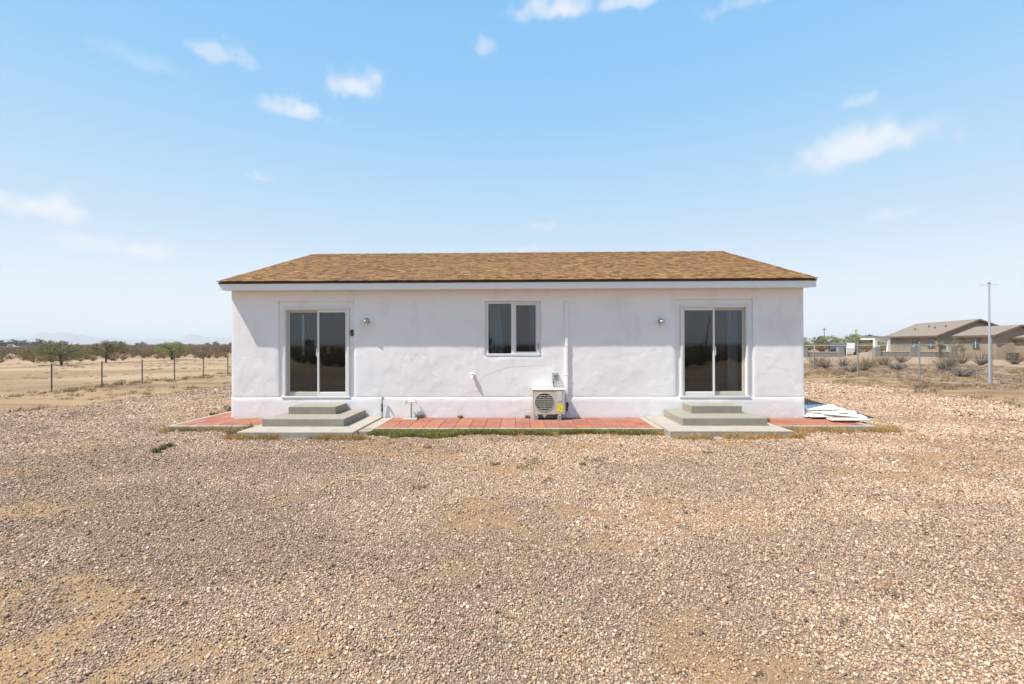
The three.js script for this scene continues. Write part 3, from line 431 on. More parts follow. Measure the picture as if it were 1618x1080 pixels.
// ------------------------------------------------------------------ loose stones and small plants
{
  const group = new THREE.Group(); group.name = 'gravel'; scene.add(group); tag(group, 'crushed pinkish tan gravel spread over the yard', null, null, 'stuff');
  const r = rng(11), variants = [];
  for (let v = 0; v < 6; v++) { const g = new THREE.IcosahedronGeometry(.5, 0), p = g.attributes.position, memo = new Map(); for (let i = 0; i < p.count; i++) { const key = [p.getX(i), p.getY(i), p.getZ(i)].map((q) => q.toFixed(3)).join(); if (!memo.has(key)) memo.set(key, .62 + r() * .62); const s = memo.get(key); p.setXYZ(i, p.getX(i) * s * 1.15, p.getY(i) * s * .86, p.getZ(i) * s * .95); } g.deleteAttribute('uv'); g.computeVertexNormals(); variants.push(g); }
  const pal = [[.44, .315, .22], [.375, .265, .19], [.53, .405, .30], [.33, .23, .165], [.46, .30, .17], [.29, .215, .17], [.62, .51, .405], [.43, .285, .215], [.13, .085, .058], [.41, .32, .255]];
  const lists = variants.map(() => []), cx = .155, cz = 10.084, m4 = new THREE.Matrix4(), q = new THREE.Quaternion(), e = new THREE.Euler();
  const covered = (x, z) => z < 0.1 && x > -7.15 && x < 7.2 || (z < 1.1 && Math.abs(x) < 7.18) || (z < 1.36 && x > -2.97 && x < 2.93) || (z < 1.86 && x > -5.18 && x < -2.95) || (z < 1.73 && x > 2.91 && x < 5.22);
  for (const [d0, d1, s] of [[1.5, 3.2, .0132], [3.2, 4.6, .0142], [4.6, 6.4, .016], [6.4, 8.6, .0188], [8.6, 11.5, .0235], [11.5, 15.5, .032], [15.5, 21, .046]]) {
    const x0 = -d1 * 1.32 - 1.2, x1 = d1 * 1.32 + 1.2;
    for (let z = cz - d1; z < cz - (d0 < 2 ? .6 : d0 * .55); z += s) for (let x = cx + x0; x < cx + x1; x += s) {
      const px = x + (r() - .5) * s * .9, pz = z + (r() - .5) * s * .9, dep = cz - pz, lat = Math.abs(px - cx), dist = Math.max(dep, Math.hypot(dep, lat) * .78);
      if (dist < d0 || dist >= d1 || lat > dep * 1.26 + 1.1 || covered(px, pz)) continue;
      const yard = inYard(px, pz), b = bare(px, pz); if (r() > yard * (1 - .72 * b) * .86) continue;
      const pick = r(), big = pick < .015 ? 2.1 : pick < .13 ? 1.5 : 1, sz = s * (.55 + .75 * r() * r() + .3 * r()) * big; e.set((r() - .5) * 1.7, r() * 6.283, (r() - .5) * 1.7); q.setFromEuler(e);
      const k = Math.floor(r() * variants.length), c = pal[Math.floor(r() * pal.length)], j = .74 + r() * .46, tone = lerp(.9, 1.08, sstep(.38, .62, fbm(px * .8 + 20, pz * 1.1 - 6, 3)));
      lists[k].push([px, groundY(px, pz) + sz * (.16 + .2 * r()), pz, q.x, q.y, q.z, q.w, sz, c[0] * j * tone, c[1] * j * tone * .945, c[2] * j * tone * .885]);
    }
  }
  const mat = new THREE.MeshStandardMaterial({ color: 0xffffff, roughness: .9 }); let total = 0;
  lists.forEach((L, k) => { const im = new THREE.InstancedMesh(variants[k], mat, L.length); im.name = 'stones'; im.userData.kind = 'stuff'; const p = new THREE.Vector3(), s = new THREE.Vector3(), col = new THREE.Color(); total += L.length; L.forEach((a, i) => { m4.compose(p.set(a[0], a[1], a[2]), q.set(a[3], a[4], a[5], a[6]), s.set(a[7], a[7], a[7])); im.setMatrixAt(i, m4); im.setColorAt(i, col.setRGB(a[8], a[9], a[10])); }); im.castShadow = im.receiveShadow = true; group.add(im); });
  console.log('stones', total);
}
function blades(n, rad, h, wd, seed, lean = .6) {                        // a tuft of narrow bent blades
  const r = rng(seed), pos = []; for (let i = 0; i < n; i++) { const a = r() * 6.283, d = Math.sqrt(r()) * rad, x = Math.cos(a) * d, z = Math.sin(a) * d, hh = h * (.45 + .7 * r()), t = r() * 6.283, lx = Math.cos(t) * hh * lean * r(), lz = Math.sin(t) * hh * lean * r(), ww = wd * (.6 + .6 * r()), px = -Math.sin(t + 1) * ww, pz = Math.cos(t + 1) * ww; const m = [x + lx * .35, hh * .6, z + lz * .35], e = [x + lx, hh, z + lz]; pos.push(x - px, 0, z - pz, x + px, 0, z + pz, m[0] + px * .8, m[1], m[2] + pz * .8, x - px, 0, z - pz, m[0] + px * .8, m[1], m[2] + pz * .8, m[0] - px * .8, m[1], m[2] - pz * .8, m[0] - px * .8, m[1], m[2] - pz * .8, m[0] + px * .8, m[1], m[2] + pz * .8, ...e); }
  const g = new THREE.BufferGeometry(); g.setAttribute('position', new THREE.Float32BufferAttribute(pos, 3)); g.computeVertexNormals(); return g;
}
const leafMat = (r, g, b) => new THREE.MeshPhysicalMaterial({ color: C(r, g, b), roughness: .9, transmission: .25, thickness: 0 });
{
  const r = rng(23), place = (name, label, geo, mat, spots) => { const im = new THREE.InstancedMesh(geo, mat, spots.length), m = new THREE.Matrix4(), q = new THREE.Quaternion(), up = new THREE.Vector3(0, 1, 0), c = new THREE.Color(); spots.forEach(([x, y, z, s, t], i) => { m.compose(new THREE.Vector3(x, y, z), q.setFromAxisAngle(up, r() * 6.283), new THREE.Vector3(s, s * (.7 + .6 * r()), s)); im.setMatrixAt(i, m); const k = .75 + .5 * r(); im.setColorAt(i, c.setRGB(k * (t ? 1.35 : 1), k, k * .9)); }); im.name = name; im.castShadow = im.receiveShadow = true; scene.add(im); tag(im, label, null, null, 'stuff'); };
  const moss = []; for (let i = 0; i < 7000; i++) { const x = -2.95 + r() * 5.9, edge = fbm(x * 1.6, 4, 3), dens = fbm(x * 2.3 + 7, 1, 3), wdt = .05 + .62 * Math.pow(edge, 1.5); if (r() > sstep(.22, .42, dens) * 1.2 * sstep(3.0, 2.0, x)) continue; const z = 1.36 + Math.pow(r(), 1.4) * wdt; moss.push([x, groundY(x, z) - .005, z, .6 + r() * .8, r() < .15]); }
  place('green_ground_cover', 'low green ground cover along the front edge of the pavers', blades(22, .045, .062, .0045, 4, 1.1), leafMat(.21, .205, .05), moss);
  const dry = []; const strip = (x0, x1, z0, z1, n, p = 1) => { for (let i = 0; i < n; i++) { const x = lerp(x0, x1, r()), z = lerp(z0, z1, Math.pow(r(), p)); if (vnoise(x * 4, z * 4 + 3) < .38) continue; dry.push([x, groundY(x, z) - .004, z, .55 + r() * .9, r() < .4]); } };
  strip(-5.3, -2.7, 1.86, 2.05, 260, 1.6); strip(2.9, 5.3, 1.73, 1.95, 300, 1.6); strip(-7.4, -5.2, 1.1, 1.4, 230, 1.5); strip(5.2, 7.4, 1.08, 1.35, 300, 1.5); strip(-5.45, -5.18, .9, 1.9, 60); strip(2.6, 2.92, 1.36, 1.8, 60); strip(5.22, 5.5, 1.0, 1.75, 50); strip(-7.3, -7.12, -2.5, 1.0, 50); strip(-4, 4, 1.5, 2.1, 90, 1.4); strip(7.2, 7.7, .7, 1.3, 60);
  place('dry_grass', 'short dry yellow grass around the pads and paver ends', blades(14, .05, .085, .0035, 9, 1.2), leafMat(.38, .275, .12), dry);
  const low = []; for (let i = 0; i < 260; i++) { const [x0, x1, z0, z1] = [[-7.2, -5.3, 1.1, 1.32], [5.3, 7.3, 1.08, 1.3], [-5.2, -3, 1.86, 1.98]][i % 3], x = lerp(x0, x1, r()), z = lerp(z0, z1, r()); if (vnoise(x * 3, 8) > .42) low.push([x, groundY(x, z) - .004, z, .6 + r() * .7, r() < .3]); }
  place('low_weeds', 'dark green weeds below the ends of the paver strips', blades(14, .04, .05, .005, 14, 1.1), leafMat(.15, .15, .045), low);
}
{
  const green = leafMat(.13, .13, .045), brown = leafMat(.20, .13, .06), straw = leafMat(.33, .23, .09);
  const spots = [[.11, green], [.14, green], [.16, green], [.17, green], [.11, green], [.09, brown], [.1, brown], [.08, brown], [.07, green]];
  const words = ['small flat green weed in the gravel, lone patch before the window', 'dark green weed pair in the gravel, its nearer half', 'dark green weed pair in the gravel, its farther half', 'spreading green weed in the gravel in front of the air conditioner', 'small round green weed in open gravel', 'short brown dead weed close to the green ground cover', 'small brown dead weed in open gravel', 'tiny brown weed near the concrete pad by the white boards', 'tiny green sprout beside the spreading weed'];
  const at = [[-.25, 3.56], [.19, 3.73], [.36, 3.47], [1.27, 3.34], [.49, 4.39], [-1.4, 2.58], [-1.09, 4.66], [3.11, 2.94], [1.04, 3.62]];
  at.forEach(([x, z], i) => { const t = thing('weed', words[i], 'weed', [x, groundY(x, z), z], i * 1.3, 'small weeds in the gravel'), s = spots[i][0]; mesh('leaves', blades(60, s, .03 + s * .08, .006, 50 + i, 1.3), spots[i][1], t); mesh('stem', blades(8, s * .3, .035 + s * .12, .003, 70 + i, 1), straw, t); });
  const L = [[-5.71, 3.0, .1], [-5.78, 2.78, .09], [-5.84, 2.56, .08], [-7.22, -.51, .15], [-7.28, -1.2, .19], [-5.3, 1.75, .15], [-5.25, 1.3, .2]];
  const lw = ['largest leafy weed of the row of three in the gravel', 'middle leafy weed of the row of three in the gravel', 'smallest leafy weed of the row of three in the gravel', 'low dark weed beside the paver strip along the side wall', 'upright dark weed beside the paver strip along the side wall', 'green weed at the front corner of the concrete pad', 'dry brown upright weed at the side of the concrete pad'];
  L.forEach(([x, z, s], i) => { const t = thing('weed', lw[i], 'weed', [x, groundY(x, z), z], i, 'small weeds in the gravel'); mesh('leaves', blades(60, s * .5, s * 1.05, .009, 90 + i, .9), i === 6 ? straw : green, t); mesh('stem', blades(10, s * .2, s * 1.2, .004, 99 + i, .6), brown, t); });
  const pw = [[-2.1, .1, .1], [-1.2, .09, .07], [.3, .1, .07], [5.35, .5, .1]], pl = ['green weed growing at the wall beside the spigot', 'green weed at the wall below the vent pipe', 'small green weed at the wall beside the air conditioner', 'dark green weed on the pavers beside the concrete steps'];
  pw.forEach(([x, z, s], i) => { const t = thing('weed', pl[i], 'weed', [x, 0, z], i, 'weeds between the pavers'); mesh('leaves', blades(80, s * .8, s * .9, .006, 120 + i, 1.2), green, t); mesh('stem', blades(8, s * .3, s, .003, 140 + i, .8), brown, t); });
}

// ------------------------------------------------------------------ fences and the pole
const galv = std(.24, .24, .235, .6, { metalness: .3 }), wire = std(.28, .28, .28, .6, { metalness: .4 });
function fence(name, label, pts, h, rail, mesh_, metal = galv, rad = .03) {
  const t = thing(name, label, 'fence');
  pts.forEach(([x, z], i) => { const y = groundY(x, z), p = mesh('post', merge([rod([x, y - .2, z], [x, y + h, z], rad, rad, 8), new THREE.SphereGeometry(rad * 1.2, 8, 6).translate(x, y + h, z)]), metal, t); if (i) { const [a, b] = pts[i - 1], ya = groundY(a, b); const lines = []; for (const k of mesh_) lines.push(rod([a, ya + h * k, b], [x, y + h * k, z], .004, .004, 4)); mesh('wire', merge(lines), wire, t); if (rail) mesh('rail', rod([a, ya + h - .02, b], [x, y + h - .02, z], .018, .018, 6), galv, t); } });
}
{
  const fixed = [[-17.5, -4.6], [-17.44, -6.34], [-17.15, -8.05], [-16.95, -9.78], [-16.9, -11.6], [-16.75, -13.4], [-16.6, -15.15], [-16.5, -17], [-16.4, -18.9]];
  fence('wire_fence', 'low wire fence on thin posts before the pale field with trees', [[-18, 2.4], [-17.8, -.9], ...fixed.map(([x, z]) => [x, z])], 1.06, false, [.2, .55, .92], std(.13, .11, .09, .8), .024);
  fence('yard_fence', 'taller metal post fence in front of the neighbouring lot', [[17.9, -20.6], [17.85, -17.3], [17.95, -13.9], [18.0, -10.3], [18.8, -6.2], [19.3, -2.2]], 1.72, false, [.25, .6, .97]);
  const p = thing('antenna_pole', 'tall grey metal pole with a small crossbar standing at the fence', 'pole', [19.33, groundY(19.33, -8.6), -8.6]);
  mesh('pole', rod([0, -.2, 0], [0, 4.15, 0], .036, .034, 12), std(.42, .43, .45, .5, { metalness: .3 }), p); mesh('sleeve', rod([.045, -.2, .02], [.045, 1.9, .02], .036, .036, 10), galv, p); mesh('crossbar', rod([-.35, 4.05, 0], [.35, 4.08, 0], .004), galv, p); mesh('cap', new THREE.SphereGeometry(.05, 10, 8).translate(0, 4.15, 0), galv, p); for (const s of [-1, 1]) mesh('tip', new THREE.SphereGeometry(.014, 8, 6).translate(s * .35, 4.08, 0), galv, p);
}

// ------------------------------------------------------------------ trees and shrubs
const bark = std(.085, .06, .042, .95), barkPale = std(.20, .15, .10, .95);
function leaves(n, clumps, spread, size, seed) {
  const r = rng(seed), pos = []; const per = Math.ceil(n / clumps.length);
  for (const [cx, cy, cz, s = 1] of clumps) for (let i = 0; i < per; i++) { const u = r() * 2 - 1, a = r() * 6.283, d = Math.cbrt(r()) * spread * s, q = Math.sqrt(1 - u * u), x = cx + Math.cos(a) * q * d, y = cy + u * d * .62, z = cz + Math.sin(a) * q * d, k = size * (.6 + .8 * r()); const ax = r() - .5, ay = r() - .5, az = r() - .5, bx_ = r() - .5, by = r() - .5, bz = r() - .5; pos.push(x, y, z, x + ax * k * 2, y + ay * k * 2, z + az * k * 2, x + bx_ * k * 2, y + by * k * 2, z + bz * k * 2); }
  const g = new THREE.BufferGeometry(); g.setAttribute('position', new THREE.Float32BufferAttribute(pos, 3)); g.computeVertexNormals(); return g;
}
function tree(o) {                                                     // trunk that forks into limbs, leaf clumps round the limb ends
  const r = rng(o.seed), t = thing(o.name, o.label, 'tree', o.pos ?? [0, 0, 0], 0, o.group), limbs = [], clumps = [], fork = [o.lean * .5, o.fork, 0];
  limbs.push(tube([[0, -.15, 0], [o.lean * .15, o.fork * .5, .02], fork], o.tr, 8, 7));
  for (let i = 0; i < o.limbs; i++) { const a = i / o.limbs * 6.283 + r() * .7, d = o.rx * (.5 + .45 * r()), ex = o.cx + Math.cos(a) * d, ez = Math.sin(a) * d * (o.rz / o.rx), ey = o.cy + (r() - .35) * o.ry; limbs.push(tube([fork, [lerp(fork[0], ex, .4), lerp(fork[1], ey, .65), ez * .4], [ex, ey, ez]], o.tr * .42, 8, 5)); for (let k = 0; k < 3; k++) limbs.push(rod([lerp(fork[0], ex, .6 + .1 * k), lerp(fork[1], ey, .78 + .06 * k), ez * (.6 + .1 * k)], [ex + (r() - .5) * o.rx * .6, ey + (r() - .2) * o.ry * .7, ez + (r() - .5) * o.rz * .6], o.tr * .2, o.tr * .08, 4)); }
  for (let i = 0; i < o.clumps; i++) { const a = r() * 6.283, u = Math.pow(r(), .5), v = r() * 2 - 1, w = Math.sqrt(Math.max(0, 1 - v * v * .85)); clumps.push([o.cx + Math.cos(a) * u * w * o.rx, o.cy + v * o.ry - u * u * o.droop, Math.sin(a) * u * w * o.rz, .6 + .8 * r()]); }
  mesh('trunk', merge(limbs), o.bark ?? bark, t); mesh('crown', leaves(o.n, clumps, o.spread, o.leaf, o.seed + 1), o.mat, t); return t;
}
const mesq = leafMat(.175, .165, .05), verde = leafMat(.20, .235, .06), darkTree = leafMat(.075, .075, .03), olive = leafMat(.175, .15, .055);
{
  const y = (x, z) => groundY(x, z), g = 'small trees in the pale field';
  tree({ name: 'mesquite_tree', label: 'widest low spreading mesquite tree in the pale field', group: g, pos: [-39.3, y(-39.3, -27.57), -27.57], seed: 300, fork: .75, lean: -.2, limbs: 7, rx: 2.3, rz: 2.0, ry: .62, cx: -.5, cy: 1.38, tr: .1, clumps: 110, n: 15000, spread: .34, leaf: .058, droop: .45, mat: mesq });
  tree({ name: 'mesquite_tree', label: 'small mesquite tree with bare crooked trunk in the pale field', group: g, pos: [-41.64, y(-41.64, -34.16), -34.16], seed: 310, fork: 1.0, lean: .15, limbs: 6, rx: 1.6, rz: 1.4, ry: .5, cx: .35, cy: 1.62, tr: .085, clumps: 60, n: 9000, spread: .34, leaf: .058, droop: .2, mat: olive });
  tree({ name: 'mesquite_tree', label: 'bright green bushy tree in the pale field nearest the house wall', group: g, pos: [-40.37, y(-40.37, -41.06), -41.06], seed: 320, fork: .7, lean: -.1, limbs: 7, rx: 1.7, rz: 1.5, ry: .68, cx: .1, cy: 1.35, tr: .1, clumps: 70, n: 10000, spread: .36, leaf: .06, droop: .15, mat: verde });
  // trees beyond the neighbour's wall and along the far horizon
  const a = tree({ name: 'green_tree', label: 'light green rounded tree standing behind the block wall', group: 'trees behind the block wall', pos: [60, -.1, -78], seed: 330, fork: .9, lean: .1, limbs: 6, rx: 2.6, rz: 2.3, ry: 1.05, cx: 0, cy: 1.95, tr: .13, clumps: 60, n: 4200, spread: .55, leaf: .13, droop: .3, mat: verde });
  for (const [x, z, s, t] of [[64.5, -77, 1.1, 1], [56, -80, .95, 2], [69.5, -76, .8, 3], [74, -75, .7, 4], [82, -76, .9, 5], [87, -74, 1.0, 2.4], [52.5, -82, .9, .4]]) dup(a, [x, -.1, z], t, s);
  const d = tree({ name: 'dark_tree', label: 'dark green tree far off on the desert horizon', group: 'dark trees on the horizon', pos: [-330, -.1, -240], seed: 340, fork: 1.2, lean: 0, limbs: 5, rx: 3, rz: 3, ry: 1.6, cx: 0, cy: 3.0, tr: .2, clumps: 34, n: 1700, spread: 1.0, leaf: .32, droop: .4, mat: darkTree });
  const r = rng(61); const az = [-50.5, -50, -49.4, -49, -48.6, -48.2, -47.8, -47.2, -46.4, -45.3, -44.1, -43.4, -42.2, -41, -40.6, -39.2, -38.4, -37.7, -36.9, -36.1, -35.3, -34.6, -33.8, -33.1]; az.forEach((k, i) => { const t = k * Math.PI / 180, D = 300 + r() * 190, s = i < 9 ? .8 + r() * .35 : .38 + r() * .4; dup(d, [Math.sin(t) * D + .15, -.1, 10 - Math.cos(t) * D], r() * 6, [s, s * (.8 + .4 * r()), s]); });
  for (let i = 0; i < 14; i++) { const t = (31 + r() * 13) * Math.PI / 180, D = 170 + r() * 120, s = .7 + r() * .5; dup(d, [Math.sin(t) * D, -.1, 10 - Math.cos(t) * D], r() * 6, s, 'dark tree beyond the light green trees and block wall', 'dark trees beyond the block wall'); }
  for (let i = 0; i < 12; i++) { const t = (180 - 38 + r() * 76) * Math.PI / 180, D = 110 + r() * 120, s = .7 + r() * .5; dup(d, [Math.sin(t) * D, -.1, 10 - Math.cos(t) * D], r() * 6, s, 'dark desert tree mirrored in the door and window glass', 'trees mirrored in the glass'); }
}
function shrubGeo(seed, h, rad, stems, leafN, leafS) {
  const r = rng(seed), pos = [], clumps = []; for (let i = 0; i < stems; i++) { const a = r() * 6.283, d = rad * Math.sqrt(r()), e = [Math.cos(a) * d, h * (.55 + .5 * r()) * (1 - .35 * (d / rad) ** 2), Math.sin(a) * d], w = .012 + .01 * r(), b = [Math.cos(a) * d * .12, 0, Math.sin(a) * d * .12], px = -Math.sin(a + r()) * w, pz = Math.cos(a + r()) * w; pos.push(b[0] - px, 0, b[2] - pz, b[0] + px, 0, b[2] + pz, ...e, b[0], 0, b[2], b[0] + w, .02, b[2], e[0] + .01, e[1] * .96, e[2]); for (let k = 0; k < 3; k++) clumps.push([lerp(b[0], e[0], .36 + k * .3), e[1] * (.34 + k * .31), lerp(b[2], e[2], .36 + k * .3), .5 + .8 * r()]); }
  const g = new THREE.BufferGeometry(); g.setAttribute('position', new THREE.Float32BufferAttribute(pos, 3)); g.computeVertexNormals(); return { stems: g, leaves: leaves(leafN, clumps, h * .2, leafS, seed + 1) };
}
{
  const grey = std(.17, .135, .11, 1), sageGrey = leafMat(.20, .175, .14), rust = leafMat(.26, .175, .085), ol = leafMat(.17, .145, .065);
  const make = (name, label, seed, h, rad, mat, n) => { const s = shrubGeo(seed, h, rad, 60, n, .028), t = thing(name, label, 'shrub'); mesh('stems', s.stems, grey, t); mesh('foliage', s.leaves, mat, t); t.userData.group = 'shrubs on the brown lot beyond the fence'; return t; };
  const A = make('creosote_shrub', 'tan brown twiggy shrub on the lot beyond the fence', 400, .95, .75, rust, 2600), B = make('sage_shrub', 'low dark grey twiggy shrub on the lot beyond the fence', 410, .62, .8, sageGrey, 3000), D = make('olive_shrub', 'olive brown twiggy shrub on the lot beyond the fence', 420, 1.15, .9, ol, 2800);
  const g = (x, z) => [x, groundY(x, z), z];
  A.position.set(...g(20.4, -20)); B.position.set(...g(22.1, -12.6)); D.position.set(...g(25.8, -17.4));
  for (const [x, z, s, t] of [[20.8, -17.4, .9, 1], [21.9, -18.6, 1.05, 2], [23.5, -20.6, 1, 3], [22.6, -24.4, 1.1, 4], [32.5, -28.5, 1.2, 5], [36, -27, 1.2, 1.5], [29.6, -27, 1, 2.2], [26.9, -23.3, 1, .7]]) dup(A, g(x, z), t, s);
  for (const [x, z, s, t] of [[23.6, -18.2, 1, 1], [26.0, -12.6, .95, 2.5], [19.6, -16.6, .8, 3], [21.2, -21.7, .9, 2]]) dup(B, g(x, z), t, s);
  for (const [x, z, s, t] of [[26.8, -18.4, .8, 1], [27.6, -13.6, 1, 2], [35, -24.5, 1.15, 3], [38.5, -25.4, 1.2, 4], [33.6, -25.3, 1, 5], [28.9, -14.2, .9, .5], [39.5, -22.6, 1.1, .9], [23.2, -22.4, .8, 3.3]]) dup(D, g(x, z), t, s);
  // the open desert: uncountable creosote
  const r = rng(91), s1 = shrubGeo(500, 1.25, 1.0, 26, 420, .11), proto = mergeGeometries([s1.leaves, s1.stems].map((q) => { q.deleteAttribute('uv'); return q; })), list = [];
  const sector = (a0, a1, d0, d1, cell, sc) => { for (let d = d0; d < d1; d += cell * (.4 + d / d1 * .6)) { const n = Math.floor((a1 - a0) * Math.PI / 180 * d / cell); for (let i = 0; i < n; i++) { const a = lerp(a0, a1, (i + r()) / n) * Math.PI / 180, dd = d + (r() - .5) * cell * 1.5, x = Math.sin(a) * dd + .15, z = 10.08 - Math.cos(a) * dd; if (x > 17 && x < 75 && z > -62 && z < 10 && Math.abs(a) < 1.5) continue; list.push([x, z, sc * (.55 + .7 * r())]); } } };
  sector(-54, -28, 84, 150, 3.4, .95); sector(-54, -28, 150, 320, 5.5, 1.15); sector(-54, -28, 320, 700, 11, 1.6); sector(29, 54, 95, 300, 6, 1.2);
  for (let i = 0; i < 90; i++) { const a = (-54 + r() * 26) * Math.PI / 180, d = 66 + 18 * r(); list.push([Math.sin(a) * d, 10 - Math.cos(a) * d, .4 + .4 * r()]); }
  for (let i = 0; i < 900; i++) { const a = (180 - 46 + r() * 92) * Math.PI / 180, d = 13 + 150 * Math.pow(r(), 1.6); list.push([Math.sin(a) * d, 10 - Math.cos(a) * d, .6 + .6 * r()]); }
  const im = new THREE.InstancedMesh(proto, leafMat(1, 1, 1), list.length), m = new THREE.Matrix4(), q = new THREE.Quaternion(), up = new THREE.Vector3(0, 1, 0), c = new THREE.Color(), pal = [[.185, .105, .042], [.20, .125, .05], [.145, .11, .042], [.215, .108, .045], [.13, .11, .038]];
  list.forEach(([x, z, s], i) => { m.compose(new THREE.Vector3(x, groundY(x, z), z), q.setFromAxisAngle(up, r() * 6.283), new THREE.Vector3(s, s * (.8 + .4 * r()), s)); im.setMatrixAt(i, m); const p = pal[Math.floor(r() * pal.length)], k = .8 + .4 * r(); im.setColorAt(i, c.setRGB(p[0] * k, p[1] * k, p[2] * k)); });
  im.name = 'desert_scrub'; scene.add(im); tag(im, 'brown and olive creosote scrub covering the desert', null, null, 'stuff'); console.log('scrub', list.length);
  // ocotillo behind the camera, mirrored in the glass
  const o = thing('ocotillo', 'tall bare ocotillo mirrored in the sliding door glass', 'plant', [17.6, -.1, 33]), canes = []; for (let i = 0; i < 5; i++) { const a = i / 5 * 6.283, k = .2 + .3 * r(), h = i < 1 ? 4.3 : 1.5 + r() * 1.0; canes.push(tube([[0, 0, 0], [Math.cos(a) * k * .5, h * .4, Math.sin(a) * k * .5], [Math.cos(a) * k, h * .75, Math.sin(a) * k], [Math.cos(a) * k * 1.4, h, Math.sin(a) * k * 1.4]], .032, 12, 6)); } mesh('canes', merge(canes), bark, o);
}

{
  // dry stubble, clods and pebbles on the bare ground outside the yard
  const r = rng(133), clod = (() => { const g = new THREE.IcosahedronGeometry(.5, 0), p = g.attributes.position; for (let i = 0; i < p.count; i++) p.setXYZ(i, p.getX(i) * (1 + .4 * Math.sin(p.getY(i) * 9)), p.getY(i) * .6, p.getZ(i) * (1 + .3 * Math.sin(p.getX(i) * 7))); g.deleteAttribute('uv'); g.computeVertexNormals(); return g; })(), tuft = blades(26, .16, .11, .006, 77, 1.4);
  const spread = (name, label, geo, mat, list) => { const im = new THREE.InstancedMesh(geo, mat, list.length), m = new THREE.Matrix4(), q = new THREE.Quaternion(), up = new THREE.Vector3(0, 1, 0), c = new THREE.Color(); list.forEach(([x, z, s, t], i) => { m.compose(new THREE.Vector3(x, groundY(x, z) - .004, z), q.setFromAxisAngle(up, r() * 6.283), new THREE.Vector3(s, s * (.6 + .7 * r()), s)); im.setMatrixAt(i, m); im.setColorAt(i, c.setRGB(...t)); }); im.name = name; im.castShadow = im.receiveShadow = true; scene.add(im); tag(im, label, null, null, 'stuff'); };
  const a = [], b = [], tone = (c, k) => c.map((v) => v * k), fill = (n, x0, x1, z0, z1, den, both) => { for (let i = 0; i < n; i++) { const x = lerp(x0, x1, r()), z = lerp(z0, z1, r()); if (inYard(x, z) > .5 || fbm(x * .35 + 2, z * .8, 3) < den) continue; if (r() < both) a.push([x, z, .5 + r() * .9, tone([[.36, .25, .12], [.24, .16, .085], [.17, .115, .065]][Math.floor(r() * 3)], .8 + .4 * r())]); else b.push([x, z, .04 + .09 * r() * r(), tone([[.28, .185, .115], [.36, .25, .165], [.18, .115, .07]][Math.floor(r() * 3)], .8 + .4 * r())]); } };
  fill(9000, 17.4, 34, -26, 2, .3, .35); fill(3000, 12, 18, -18, 3, .42, .4); fill(900, -18, -11, -18, 3, .45, .45); fill(1300, -50, -17.5, -36, 0, .5, .75); fill(230, -17.9, -16.4, -19, 2, .2, .8);
  for (let i = 0; i < 520; i++) { const x = lerp(-11, 12, r()), z = lerp(1.9, 9, r() * r()); if (Math.hypot(x - .15, z - 10.08) < 2.6 || fbm(x * .5 + 11, z * .9 + 2, 3) < (x > 3 ? .46 : .53)) continue; a.push([x, z, .18 + r() * .4, tone([[.34, .235, .11], [.22, .14, .075], [.15, .10, .055]][Math.floor(r() * 3)], .8 + .4 * r())]); }
  spread('dry_stubble', 'short dry stubble scattered on the bare ground', tuft, leafMat(1, 1, 1), a); spread('dirt_clods', 'small clods and pebbles scattered on the bare ground', clod, std(1, 1, 1, 1), b);
}
